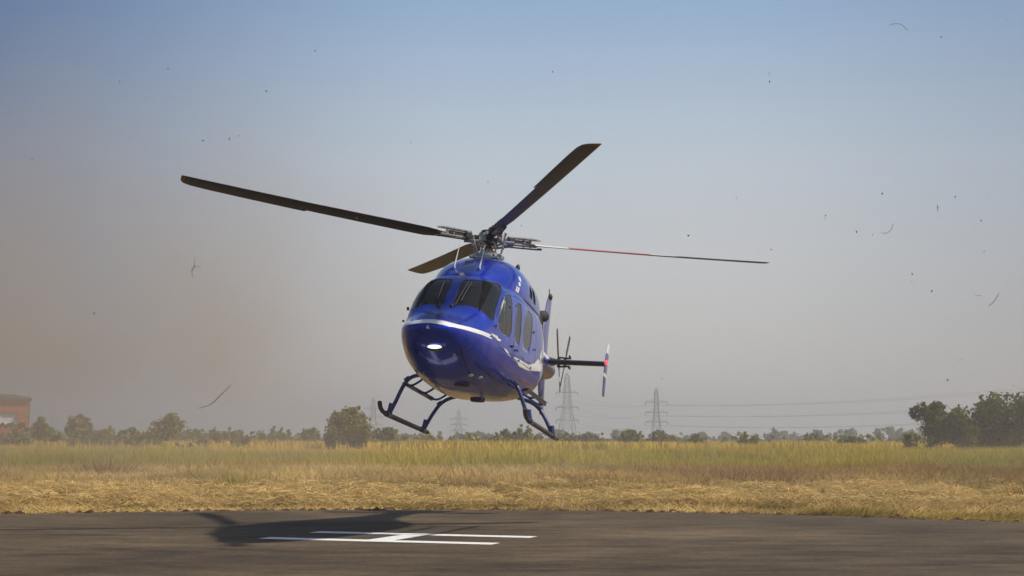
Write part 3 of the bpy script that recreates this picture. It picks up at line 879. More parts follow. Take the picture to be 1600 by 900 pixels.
# ------------------------------------------------------------------ GROUND
def ground_mat():
    m = bpy.data.materials.new("dry_field_soil")
    m.use_nodes = True
    t = m.node_tree; b = t.nodes['Principled BSDF']; b.inputs['Roughness'].default_value = .95; b.inputs['Specular IOR Level'].default_value = .1
    tc = t.nodes.new('ShaderNodeTexCoord')
    n1 = t.nodes.new('ShaderNodeTexNoise'); n1.inputs['Scale'].default_value = .05; n1.inputs['Detail'].default_value = 6
    n2 = t.nodes.new('ShaderNodeTexNoise'); n2.inputs['Scale'].default_value = 2.5; n2.inputs['Detail'].default_value = 8
    t.links.new(tc.outputs['Object'], n1.inputs['Vector']); t.links.new(tc.outputs['Object'], n2.inputs['Vector'])
    r1 = t.nodes.new('ShaderNodeValToRGB'); r1.color_ramp.elements[0].position = .35; r1.color_ramp.elements[0].color = (.30, .20, .05, 1)
    r1.color_ramp.elements[1].position = .65; r1.color_ramp.elements[1].color = (.20, .17, .035, 1)
    r2 = t.nodes.new('ShaderNodeValToRGB'); r2.color_ramp.elements[0].color = (.45, .45, .45, 1); r2.color_ramp.elements[1].color = (1.2, 1.15, 1.1, 1)
    t.links.new(n1.outputs[0], r1.inputs[0]); t.links.new(n2.outputs[0], r2.inputs[0])
    mx = t.nodes.new('ShaderNodeMix'); mx.data_type = 'RGBA'; mx.blend_type = 'MULTIPLY'; mx.inputs[0].default_value = 1
    t.links.new(r1.outputs[0], mx.inputs[6]); t.links.new(r2.outputs[0], mx.inputs[7]); t.links.new(mx.outputs[2], b.inputs['Base Color'])
    return m

def tarmac_mat():
    m = bpy.data.materials.new("dusty_tarmac")
    m.use_nodes = True
    t = m.node_tree; b = t.nodes['Principled BSDF']
    tc = t.nodes.new('ShaderNodeTexCoord')
    mp = t.nodes.new('ShaderNodeMapping'); mp.inputs['Scale'].default_value = (.55, 1.3, 1); mp.inputs['Rotation'].default_value = (0, 0, R(12))
    t.links.new(tc.outputs['Object'], mp.inputs[0])
    def nz(s, d=8, r=.6, src=mp):
        n = t.nodes.new('ShaderNodeTexNoise'); n.inputs['Scale'].default_value = s; n.inputs['Detail'].default_value = d; n.inputs['Roughness'].default_value = r
        t.links.new(src.outputs[0] if src is mp else src.outputs['Object'], n.inputs['Vector']); return n
    big = nz(.30, 4); med = nz(1.6, 8, .65); fine = nz(70, 3, .6, tc); grit = nz(9, 6, .7, tc)
    r1 = t.nodes.new('ShaderNodeValToRGB'); r1.color_ramp.elements[0].position = .34; r1.color_ramp.elements[0].color = (.044, .032, .019, 1)
    r1.color_ramp.elements[1].position = .66; r1.color_ramp.elements[1].color = (.176, .128, .076, 1)
    ad = t.nodes.new('ShaderNodeMath'); ad.operation = 'MULTIPLY_ADD'; ad.inputs[1].default_value = .6
    t.links.new(med.outputs[0], ad.inputs[0])
    sc_ = t.nodes.new('ShaderNodeMath'); sc_.operation = 'MULTIPLY'; sc_.inputs[1].default_value = .4
    t.links.new(big.outputs[0], sc_.inputs[0]); t.links.new(sc_.outputs[0], ad.inputs[2]); t.links.new(ad.outputs[0], r1.inputs[0])
    r2 = t.nodes.new('ShaderNodeMapRange'); r2.inputs['From Min'].default_value = .3; r2.inputs['From Max'].default_value = .7; r2.inputs['To Min'].default_value = .72; r2.inputs['To Max'].default_value = 1.3
    t.links.new(grit.outputs[0], r2.inputs[0])
    r3 = t.nodes.new('ShaderNodeMapRange'); r3.inputs['From Min'].default_value = .3; r3.inputs['From Max'].default_value = .7; r3.inputs['To Min'].default_value = .6; r3.inputs['To Max'].default_value = 1.4
    t.links.new(fine.outputs[0], r3.inputs[0])
    mm = t.nodes.new('ShaderNodeMath'); mm.operation = 'MULTIPLY'; t.links.new(r2.outputs[0], mm.inputs[0]); t.links.new(r3.outputs[0], mm.inputs[1])
    vast = nz(.11, 3, .5, tc)
    r4 = t.nodes.new('ShaderNodeMapRange'); r4.inputs['From Min'].default_value = .36; r4.inputs['From Max'].default_value = .62; r4.inputs['To Min'].default_value = .52; r4.inputs['To Max'].default_value = 1.10
    t.links.new(vast.outputs[0], r4.inputs[0])
    mm2 = t.nodes.new('ShaderNodeMath'); mm2.operation = 'MULTIPLY'; t.links.new(mm.outputs[0], mm2.inputs[0]); t.links.new(r4.outputs[0], mm2.inputs[1]); mm = mm2
    hs = t.nodes.new('ShaderNodeHueSaturation'); t.links.new(r1.outputs[0], hs.inputs['Color']); t.links.new(mm.outputs[0], hs.inputs['Value'])
    t.links.new(hs.outputs[0], b.inputs['Base Color'])
    b.inputs['Roughness'].default_value = .92; b.inputs['Specular IOR Level'].default_value = .25
    bp = t.nodes.new('ShaderNodeBump'); bp.inputs['Strength'].default_value = .5; bp.inputs['Distance'].default_value = .012
    t.links.new(fine.outputs[0], bp.inputs['Height']); t.links.new(bp.outputs[0], b.inputs['Normal'])
    return m

def road_paint_mat():
    m = mat("worn_white_road_paint", (.88, .87, .84), .55, noise_amt=.06, nscale=6)
    t = m.node_tree; b = t.nodes['Principled BSDF']; out = t.nodes['Material Output']
    tc = t.nodes.new('ShaderNodeTexCoord'); n = t.nodes.new('ShaderNodeTexNoise'); n.inputs['Scale'].default_value = 14; n.inputs['Detail'].default_value = 8; n.inputs['Roughness'].default_value = .7
    t.links.new(tc.outputs['Object'], n.inputs['Vector'])
    mr = t.nodes.new('ShaderNodeMapRange'); mr.inputs['From Min'].default_value = .60; mr.inputs['From Max'].default_value = .70; t.links.new(n.outputs[0], mr.inputs[0])
    tr = t.nodes.new('ShaderNodeBsdfTransparent'); mx = t.nodes.new('ShaderNodeMixShader')
    t.links.new(mr.outputs[0], mx.inputs[0]); t.links.new(b.outputs[0], mx.inputs[1]); t.links.new(tr.outputs[0], mx.inputs[2]); t.links.new(mx.outputs[0], out.inputs['Surface'])
    return m

gx = np.concatenate([np.linspace(-2500, -120, 14), np.linspace(-100, 100, 60), np.linspace(120, 2500, 14)])
gy = np.concatenate([np.linspace(-1500, -60, 8), np.linspace(-40, 240, 80), np.linspace(260, 3800, 14)])
GX, GY = np.meshgrid(gx, gy, indexing='ij')
GV = np.stack([GX, GY, GX * 0], -1).reshape(-1, 3); n_, m_ = GX.shape
ii = np.arange(n_ - 1)[:, None]; kk = np.arange(m_ - 1)[None, :]
GF = np.stack([ii * m_ + kk, (ii + 1) * m_ + kk, (ii + 1) * m_ + kk + 1, ii * m_ + kk + 1], -1).reshape(-1, 4)
tag(link('ground', mesh_np('ground', GV, GF, ground_mat())), kind='structure')

# round helicopter pad of tarmac with a ragged edge
PC = (-2.644, 17.259); PR = 17.185
def pad_r(a):
    v = Vector((math.cos(a) * 14, math.sin(a) * 14, 0))
    return PR + .16 * noise.noise(v) + .12 * noise.noise(v * 4) + .09 * noise.noise(v * 13)
NP_ = 900
edge = [(PC[0] + pad_r(2 * PI * k / NP_) * math.cos(2 * PI * k / NP_), PC[1] + pad_r(2 * PI * k / NP_) * math.sin(2 * PI * k / NP_)) for k in range(NP_)]
b = MB(); V_ = [(x_, y_, .02) for x_, y_ in edge] + [(PC[0] + (x_ - PC[0]) * 1.004, PC[1] + (y_ - PC[1]) * 1.004, 0.0) for x_, y_ in edge]
b.add(V_, [tuple(range(NP_))] + [(NP_ + k, NP_ + (k + 1) % NP_, (k + 1) % NP_, k) for k in range(NP_)])
tag(b.build('landing_pad', tarmac_mat(), smooth=False), kind='structure')
b = MB(); b.box((-2, -26.5, .008), (130, 61, .016)); tag(b.build('apron', bpy.data.materials['dusty_tarmac'], smooth=False), kind='structure')
HM_ = road_paint_mat()
# the H: two long bars and a cross bar, one marking
hd = Vector((3.70, -1.36, 0)).normalized(); hp = Vector((-hd.y, hd.x, 0))
A0 = Vector((-3.99, 24.59, 0)); zt_ = .024
b = MB()
def bar(p, q, w):
    d = (q - p).normalized(); n = Vector((-d.y, d.x, 0)) * w / 2
    V4 = [p - n, q - n, q + n, p + n]; b.add([(v.x, v.y, zt_) for v in V4], [(0, 1, 2, 3)])
L_ = 3.97
c_a = A0 + hp * .05; 
bar(c_a, c_a + hd * L_, .40)
c_b = c_a + hp * 1.68 + hd * .02
bar(c_b, c_b + hd * L_, .40)
mid = c_a + hd * (L_ / 2 - .02)
bar(mid + hp * .2, mid + hp * 1.48, .44)
tag(b.build('road_marking', HM_, smooth=False), kind='structure')

# ------------------------------------------------------------------ GRASS
M_grass = tint_mat("dry_grass", .85, trans=.35)
def pad_clear(px, py, marg=0.05):
    a_ = np.arctan2(py - PC[1], px - PC[0])
    return np.hypot(px - PC[0], py - PC[1]) > PR - .10 + .35 * (vnoise(np.cos(a_) * 40, np.sin(a_) * 40, 1.0, 77) - .45)

def vnoise(px, py, s, seed=0, oct=3):
    """cheap value noise"""
    out = np.zeros(px.shape); amp = 1; tot = 0
    for o in range(oct):
        rs = np.random.RandomState(seed + o); T = rs.rand(256, 256)
        u = px * s * 2 ** o + 1000; v = py * s * 2 ** o + 1000
        iu = np.floor(u).astype(int); iv = np.floor(v).astype(int); fu = u - iu; fv = v - iv
        fu = fu * fu * (3 - 2 * fu); fv = fv * fv * (3 - 2 * fv)
        a = T[iu % 256, iv % 256]; b_ = T[(iu + 1) % 256, iv % 256]; c = T[iu % 256, (iv + 1) % 256]; d = T[(iu + 1) % 256, (iv + 1) % 256]
        out += amp * ((a * (1 - fu) + b_ * fu) * (1 - fv) + (c * (1 - fu) + d * fu) * fv); tot += amp; amp *= .5
    return out / tot

def grass(name, n, y0, y1, hfun, wfun, leanf, colf, label, clump=0, halfang=.40, pow_=1.0):
    u = RNG.random(n); Y = y0 + (y1 - y0) * u ** pow_
    X = (RNG.random(n) * 2 - 1) * (Y * halfang + 3)
    if clump:
        k = RNG.integers(0, clump, n); cy = y0 + (y1 - y0) * RNG.random(clump) ** pow_; cxx = (RNG.random(clump) * 2 - 1) * (cy * halfang + 3); r = RNG.normal(0, .22, (n, 2)) * (1 + cy[k][:, None] / 80)
        use = RNG.random(n) < .42
        X = np.where(use, cxx[k] + r[:, 0], X); Y = np.where(use, cy[k] + r[:, 1], Y)
    ok = pad_clear(X, Y); X = X[ok]; Y = Y[ok]; n = len(X)
    h = hfun(X, Y, n); w = wfun(X, Y, n); lean, tipd = leanf(X, Y, n)
    a = RNG.random(n) * PI; dx = np.cos(a) * w / 2; dy = np.sin(a) * w / 2
    z0 = np.zeros(n)
    la = tipd; 
    mx_ = X + np.cos(la) * lean * h * .35; my_ = Y + np.sin(la) * lean * h * .35
    tx = X + np.cos(la) * lean * h; ty = Y + np.sin(la) * lean * h
    hz = h / np.sqrt(1 + lean ** 2)
    V = np.stack([np.stack([X - dx, Y - dy, z0], -1), np.stack([X + dx, Y + dy, z0], -1),
                  np.stack([mx_ + dx * .8, my_ + dy * .8, hz * .6], -1), np.stack([mx_ - dx * .8, my_ - dy * .8, hz * .6], -1),
                  np.stack([tx, ty, hz], -1)], 1)
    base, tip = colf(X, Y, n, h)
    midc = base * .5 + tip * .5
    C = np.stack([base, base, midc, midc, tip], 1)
    F3 = np.arange(n)[:, None] * 5 + np.array([[0, 1, 2, 0, 2, 3, 3, 2, 4]])
    me = mesh_np(name, V.reshape(-1, 3), F3.reshape(-1, 3), M_grass, tint=C.reshape(-1, 3))
    return tag(link(name, me), label, 'grass', kind='stuff')

def mixc(a, b, t): return a[None, :] * (1 - t[:, None]) + b[None, :] * t[:, None]
STRAW = np.array([.56, .365, .11]); PALE = np.array([.70, .53, .245]); OLIVE = np.array([.28, .225, .028]); BROWN = np.array([.26, .12, .028]); GREEN = np.array([.36, .34, .010]); GOLD = np.array([.74, .48, .085])

def col_straw(X, Y, n, h):
    g = np.clip((vnoise(X, Y, .35, 3) - .52) * 5, 0, 1); v = .72 + .5 * RNG.random(n)
    c = mixc(STRAW, PALE, RNG.random(n)); c = c * (1 - .75 * g[:, None]) + OLIVE * .75 * g[:, None]
    bm_ = (RNG.random(n) < .12)[:, None]; dk = (.15 + 1.55 * vnoise(X, Y * .7, .7, 55))[:, None]; up = np.clip((Y - 36) / 8, 0, 1)[:, None] * .5; c = c * (1 - up) + PALE * up; c = np.where(bm_, BROWN, c) * v[:, None] * dk  # dk: noise darkens the colour in patches to paint shaded hollows
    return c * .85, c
def col_mid(X, Y, n, h):
    g = np.clip((vnoise(X, Y * .6, .12, 11) - .45) * 4, 0, 1); br = np.clip((vnoise(X, Y, .06, 21) - .47) * 5, 0, 1) * np.clip((X + 8) / 12, 0.15, 1) * 1.25; v = .75 + .45 * RNG.random(n)
    c = mixc(STRAW * .95, PALE, RNG.random(n)); c = c * (1 - .6 * g[:, None]) + OLIVE * .6 * g[:, None]; c = c * (1 - .5 * br[:, None]) + np.array([.36, .18, .035]) * .5 * br[:, None]
    v = v * (.35 + 1.25 * vnoise(X, Y * .6, .42, 56)); c = c * .8 + PALE * .2; rb = (np.clip((X - 1) / 6, 0, 1) * np.clip((Y - 47) / 5, 0, 1) * .55)[:, None]; c = c * (1 - rb) + np.array([.34, .185, .06]) * rb  # patchy darkening of the blade colour, painting shade between the tussocks
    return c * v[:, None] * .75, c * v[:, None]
def col_tall(X, Y, n, h):
    near = (1 - np.clip((Y - 64) / 12, 0, 1))[:, None]; gold = np.clip((Y - 88) / 30, 0, 1)
    g = np.clip((vnoise(X, Y * .25, .07, 31) - .38) * 5, 0, 1); v = .85 + .3 * RNG.random(n)
    base = (GREEN * .95 * g[:, None] + np.array([.46, .33, .04]) * (1 - g[:, None])) * v[:, None]
    t = np.clip((vnoise(X, Y, .11, 41) - .40) * 2.5, 0.0, 1) * .6 + gold * .6; t = np.clip(t, 0, 1); v = v * (1 + .15 * gold)
    tip = (GOLD * t[:, None] + np.array([.38, .34, .02]) * (1 - t[:, None])) * v[:, None]
    dk = (.70 + .55 * vnoise(X, Y * .5, .16, 91))[:, None]; brn = np.array([.42, .26, .055]) * v[:, None]
    base = base * (1 - .7 * near) + brn * .7 * near; tip = tip * (1 - .6 * near) + brn * .6 * near
    return base * dk, tip * dk
def wash(X, Y, n, amt, spread=1.0):
    """blown outward from under the rotor"""
    a = np.arctan2(Y - 27, X + .4) + RNG.normal(0, spread, n); return np.abs(RNG.normal(amt, .35, n)), a

def ramp01(v, a, b_): 
    t = np.clip((v - a) / (b_ - a), 0, 1); return t * t * (3 - 2 * t)
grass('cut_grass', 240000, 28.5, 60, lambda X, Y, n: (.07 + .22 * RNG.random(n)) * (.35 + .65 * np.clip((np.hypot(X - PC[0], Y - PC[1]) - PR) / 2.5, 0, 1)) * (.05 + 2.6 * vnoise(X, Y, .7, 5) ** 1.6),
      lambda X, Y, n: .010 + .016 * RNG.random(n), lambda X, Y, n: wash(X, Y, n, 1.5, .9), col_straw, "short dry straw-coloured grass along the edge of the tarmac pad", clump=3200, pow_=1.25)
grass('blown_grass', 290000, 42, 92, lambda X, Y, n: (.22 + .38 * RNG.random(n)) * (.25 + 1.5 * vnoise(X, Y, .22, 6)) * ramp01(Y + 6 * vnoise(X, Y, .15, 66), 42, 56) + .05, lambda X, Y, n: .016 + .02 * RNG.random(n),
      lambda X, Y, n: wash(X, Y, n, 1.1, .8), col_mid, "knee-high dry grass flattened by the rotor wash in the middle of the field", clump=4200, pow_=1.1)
grass('tall_grass', 280000, 62, 135, lambda X, Y, n: (.75 + .6 * RNG.random(n)) * (.45 + .8 * vnoise(X, Y, .10, 8)) * (.35 + .65 * ramp01(Y + 14 * vnoise(X, Y, .06, 67), 70, 92)), lambda X, Y, n: .026 + .03 * RNG.random(n),
      lambda X, Y, n: wash(X, Y, n, .55, .9), col_tall, "tall yellow-green grass with golden seed heads at the back of the field", clump=2500)
grass('far_grass', 120000, 125, 300, lambda X, Y, n: (.9 + .7 * RNG.random(n)) * (.6 + .65 * vnoise(X, Y, .05, 9)), lambda X, Y, n: .10 + .10 * RNG.random(n),
      lambda X, Y, n: wash(X, Y, n, .3, .8), col_tall, "hazy green and golden grass stretching to the tree line", clump=900)
for (tx_, ty_, nn, hh, g_) in ((-16.5, 62, 260, .95, 0), (-8.6, 48, 240, .55, 1), (4.9, 39, 180, .32, 1), (13.6, 40, 90, .6, 0), (12.6, 37.2, 110, .35, 1)):
    a = RNG.random(nn) * 2 * PI; r = np.abs(RNG.normal(0, .75, nn)); X = tx_ + r * np.cos(a); Y = ty_ + r * np.sin(a)
    h_ = hh * (.6 + .5 * RNG.random(nn)); ln = .2 + r; w = .012 + .01 * RNG.random(nn); b2 = RNG.random(nn) * PI
    dx = np.cos(b2) * w; dy = np.sin(b2) * w; tipx = X + np.cos(a) * ln * h_; tipy = Y + np.sin(a) * ln * h_
    V = np.stack([np.stack([X - dx, Y - dy, 0 * X], -1), np.stack([X + dx, Y + dy, 0 * X], -1), np.stack([tipx, tipy, h_], -1)], 1).reshape(-1, 3)
    col = (np.array([.36, .32, .06]) if g_ else np.array([.34, .21, .07])) * (.7 + .6 * RNG.random((nn, 1))); C = np.repeat(col, 3, 0)
    lb = {(-16.5): "tall brown grass tussock in the dry field left of the helicopter", (-8.6): "bright green grass tuft leaning in the straw left of the helicopter", 4.9: "low green tuft near the tarmac edge right of the marking",
          13.6: "thin pale seeding grass tuft at the right of the field", 12.6: "small green tuft close to the tarmac edge at the right"}[tx_]
    tag(link('grass_tuft', mesh_np('grass_tuft', V, np.arange(nn * 3).reshape(-1, 3), M_grass, tint=C)), lb, 'grass tuft', kind='stuff')

# heaps of cut hay: tangled strands piled up in low mounds, as one mass
def hay():
    rs = np.random.RandomState(31); nm = 420; n = 90000
    cy = 35.5 + 14 * rs.rand(nm) ** 1.1; cx = (rs.rand(nm) * 2 - 1) * (cy * .40 + 2); ok = pad_clear(cx, cy, .9) ; cy = np.where(ok, cy, cy + 3)
    R_ = .25 + .65 * rs.rand(nm); H_ = .10 + .26 * rs.rand(nm); tone = .75 + .45 * rs.rand(nm)
    k = rs.randint(0, nm, n); a = rs.rand(n) * 2 * PI; r = np.sqrt(rs.rand(n)); X = cx[k] + np.cos(a) * r * R_[k] * 1.6; Y = cy[k] + np.sin(a) * r * R_[k]
    Z = H_[k] * (1 - r ** 2) * (.35 + .65 * rs.rand(n)) + .03
    L = .10 + .16 * rs.rand(n); d = rs.rand(n) * 2 * PI; dz = rs.normal(0, .25, n); w = .006 + .008 * rs.rand(n)
    ux = np.cos(d) * L; uy = np.sin(d) * L; uz = dz * L
    px = -np.sin(d) * w; py = np.cos(d) * w
    V = np.stack([np.stack([X - ux, Y - uy, Z - uz], -1), np.stack([X + px, Y + py, Z + .035], -1), np.stack([X + ux, Y + uy, Z + uz], -1), np.stack([X - px, Y - py, Z + .035 - .01], -1)], 1)
    V[..., 2] = np.maximum(V[..., 2], .012)
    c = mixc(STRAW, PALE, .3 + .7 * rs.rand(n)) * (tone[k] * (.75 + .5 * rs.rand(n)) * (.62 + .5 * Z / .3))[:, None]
    # dark lumps added in place of shadows, and strands, along the tarmac edge
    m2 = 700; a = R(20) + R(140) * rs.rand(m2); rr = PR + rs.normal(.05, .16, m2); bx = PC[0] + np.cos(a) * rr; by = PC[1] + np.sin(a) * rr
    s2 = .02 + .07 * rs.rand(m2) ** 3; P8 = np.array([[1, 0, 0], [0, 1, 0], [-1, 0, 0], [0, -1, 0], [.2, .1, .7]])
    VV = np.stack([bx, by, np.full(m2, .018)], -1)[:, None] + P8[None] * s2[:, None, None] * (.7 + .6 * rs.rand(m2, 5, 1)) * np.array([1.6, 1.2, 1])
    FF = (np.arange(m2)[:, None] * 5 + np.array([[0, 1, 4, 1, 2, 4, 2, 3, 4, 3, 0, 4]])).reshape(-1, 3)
    cc_ = np.array([.10, .06, .03]) * (.5 + rs.rand(m2, 1)); tag(link('edge_shade_lumps', mesh_np('edge_shade_lumps', VV.reshape(-1, 3), FF, M_grass, tint=np.repeat(cc_, 5, 0))), "dark lumps added along the ragged tarmac edge in place of shadows", 'shadow lumps', kind='stuff')
    m3 = 1500; a = R(10) + R(160) * rs.rand(m3); rr = PR - np.abs(rs.normal(0, 2.2, m3)) * rs.rand(m3); bx = PC[0] + np.cos(a) * rr; by = PC[1] + np.sin(a) * rr; d_ = rs.rand(m3) * PI; L2 = .03 + .07 * rs.rand(m3); w2 = .0035
    ux = np.cos(d_) * L2; uy = np.sin(d_) * L2; z0 = np.full(m3, .026)
    VV = np.stack([np.stack([bx - ux, by - uy, z0], -1), np.stack([bx + np.sin(d_) * w2, by - np.cos(d_) * w2, z0 + .006], -1), np.stack([bx + ux, by + uy, z0], -1), np.stack([bx - np.sin(d_) * w2, by + np.cos(d_) * w2, z0 + .006], -1)], 1)
    tag(link('loose_straw', mesh_np('loose_straw', VV.reshape(-1, 3), np.arange(m3 * 4).reshape(-1, 4), M_grass, tint=np.repeat(PALE * (.5 + .6 * rs.rand(m3, 1)), 4, 0))), "thin scatter of loose straw blown onto the edge of the tarmac", 'straw', kind='stuff')
    tag(link('cut_hay', mesh_np('cut_hay', V.reshape(-1, 3), np.arange(n * 4).reshape(-1, 4), M_grass, tint=np.repeat(c, 4, 0))), "pale tangled cut hay lying in low heaps just beyond the tarmac", 'hay', kind='stuff')
hay()

# ------------------------------------------------------------------ TREES
M_leaf = tint_mat("tree_leaves", .75, trans=.25, spec=.25)
M_bark = mat("grey_brown_bark", (.16, .12, .085), .9, noise_amt=.3, nscale=5)

def crown_np(blobs, n, leaf, cols, seed, flat=1.0):
    """leaf clusters spread through overlapping blobs: (x,y,z,rx,ry,rz)"""
    rs = np.random.RandomState(seed); B = np.array(blobs, float); w = B[:, 3] * B[:, 5] ** .8 * B[:, 4] ** .5; w /= w.sum()
    # sub-clumps sit near the surface of each blob
    nc = max(14, int(n / 26)); bi = rs.choice(len(B), nc, p=w); d = rs.normal(size=(nc, 3)); d /= np.linalg.norm(d, axis=1)[:, None]
    rad = .55 + .45 * rs.rand(nc) ** .6
    cc = B[bi, :3] + d * B[bi, 3:6] * rad[:, None]; cs_ = (.16 + .16 * rs.rand(nc)) * B[bi, 3:6].mean(1)
    cshade = .65 + .7 * rs.rand(nc)
    li = rs.randint(0, nc, n); p = cc[li] + rs.normal(size=(n, 3)) * cs_[li][:, None] * np.array([1, 1, .75]); p[:, 2] = np.maximum(p[:, 2], .12)
    # leafy shoots that break the outline
    ns_ = max(6, nc // 3); sb = rs.choice(len(B), ns_, p=w); sdv = rs.normal(size=(ns_, 3)); sdv[:, 2] = np.abs(sdv[:, 2]) * 1.3 - .1; sdv /= np.linalg.norm(sdv, axis=1)[:, None]
    m_ = n // 9; si = rs.randint(0, ns_, m_); tt = rs.rand(m_); ext = (.22 + .35 * rs.rand(ns_)) * B[sb, 3:6].mean(1)
    p[:m_] = B[sb[si], :3] + sdv[si] * (B[sb[si], 3:6] * .85 + (ext[si] * tt)[:, None]) + rs.normal(size=(m_, 3)) * (.035 * B[sb[si], 3] * (1.3 - tt))[:, None]
    p[:, 2] = np.maximum(p[:, 2], .12)
    u = rs.normal(size=(n, 3)); u /= np.linalg.norm(u, axis=1)[:, None]; v = np.cross(u, rs.normal(size=(n, 3))); v /= np.linalg.norm(v, axis=1)[:, None]
    s = leaf * (.6 + .8 * rs.rand(n))[:, None]
    V = np.stack([p - u * s, p + v * s * .55, p + u * s, p - v * s * .55], 1)
    c = np.array(cols)[rs.randint(0, len(cols), n)] * (cshade[li] * (.8 + .4 * rs.rand(n)))[:, None]
    C = np.repeat(c, 4, 0); return V.reshape(-1, 3), np.arange(n * 4).reshape(-1, 4), C

GRN = [(.12, .145, .02), (.16, .18, .026), (.22, .215, .035)]
OLV = [(.23, .215, .036), (.30, .265, .048), (.18, .18, .028)]
DRK = [(.075, .10, .016), (.11, .13, .02), (.15, .155, .028)]
YLG = [(.20, .20, .03), (.16, .18, .03), (.24, .22, .04)]

def tree(name, x, y, hgt, wid, label, cat, cols, n=3500, leaf=.16, style='round', group=None, seed=1, trunk=True):
    e = bpy.data.objects.new(name, None); COL.objects.link(e); e.location = (x, y, 0); e.empty_display_size = .5
    tag(e, label, cat, group)
    rs = random.Random(seed); r = wid / 2; blobs = []
    if style == 'round':
        nb = 13
        for k in range(nb):
            a = rs.uniform(0, 2 * PI); rr = r * rs.uniform(.25, .62); zz = hgt * rs.uniform(.36, .80)
            s_ = r * rs.uniform(.22, .46) * (1.1 - .35 * abs(zz / hgt - .55)); blobs.append((math.cos(a) * rr, math.sin(a) * rr * .8, min(zz, hgt - s_), s_, s_, s_ * .85))
        blobs.append((rs.uniform(-.1, .1) * r, 0, hgt * .55, r * .62, r * .55, hgt * .32)); blobs.append((r * .1, 0, hgt - r * .34, r * .34, r * .34, r * .32))
    elif style == 'bush':
        for k in range(8):
            a = rs.uniform(0, 2 * PI); rr = r * rs.uniform(.1, .75); s_ = r * rs.uniform(.25, .42); zz = hgt * rs.uniform(.2, .85) * (1 - .45 * rr / r)
            blobs.append((math.cos(a) * rr, math.sin(a) * rr * .5, zz * .8, s_, s_ * .8, min(s_, hgt * .35)))
        blobs.append((0, 0, hgt * .4, r * .7, r * .45, hgt * .45))
    elif style == 'wide':
        for k in range(16):
            xx = rs.uniform(-r, r) * .88; s_ = rs.uniform(.28, .45) * hgt * .62; top = hgt * (1 - .35 * abs(xx / r) ** 2) * rs.uniform(.72, 1)
            blobs.append((xx, rs.uniform(-.2, .2) * r, max(s_ * .8, top - s_), s_, s_, s_ * .9))
            blobs.append((xx, rs.uniform(-.2, .2) * r, top * .35, s_ * 1.1, s_, top * .33))
    elif style == 'feather':
        for k in range(10):
            a = rs.uniform(0, 2 * PI); rr = r * rs.uniform(.2, .85); zz = hgt * rs.uniform(.62, .92); s_ = r * rs.uniform(.22, .36)
            blobs.append((math.cos(a) * rr, math.sin(a) * rr * .6, zz, s_, s_, s_ * .6))
        blobs.append((r * .25, 0, hgt * .42, r * .5, r * .5, hgt * .30))
    elif style == 'spire':
        for k in range(5):
            zz = hgt * (.22 + .15 * k); s_ = r * (1 - .13 * k) * .8; blobs.append((rs.uniform(-.15, .15) * r, 0, zz, s_, s_, hgt * .14))
    V, F_, C = crown_np(blobs, n, leaf, cols, seed)
    link('crown', mesh_np('crown', V, F_, M_leaf, tint=C), e)
    if trunk:
        b = MB(); tr = max(.05, hgt * .028)
        b.tube(curve([(0, 0, -.05), (rs.uniform(-.05, .05) * hgt, 0, hgt * .25), (rs.uniform(-.06, .06) * hgt, 0, hgt * .55)], 3), [tr, tr * .95, tr * .9, tr * .8, tr * .65, tr * .5, tr * .35], 7)
        for bl in blobs[:8]:
            b.tube([(0, 0, hgt * rs.uniform(.18, .38)), (bl[0] * .5, bl[1] * .5, bl[2] * .65), (bl[0], bl[1], bl[2])], [tr * .5, tr * .35, tr * .12], 5)
        b.build('trunk', M_bark, e)
    return e

F0 = 2374.0
def at(u, Y): return (u - 800) / F0 * Y           # lateral metres at distance Y for an image pixel column
def hh(v, Y): return (686 - v) / F0 * Y + CAM_H   # height at distance Y for an image pixel row

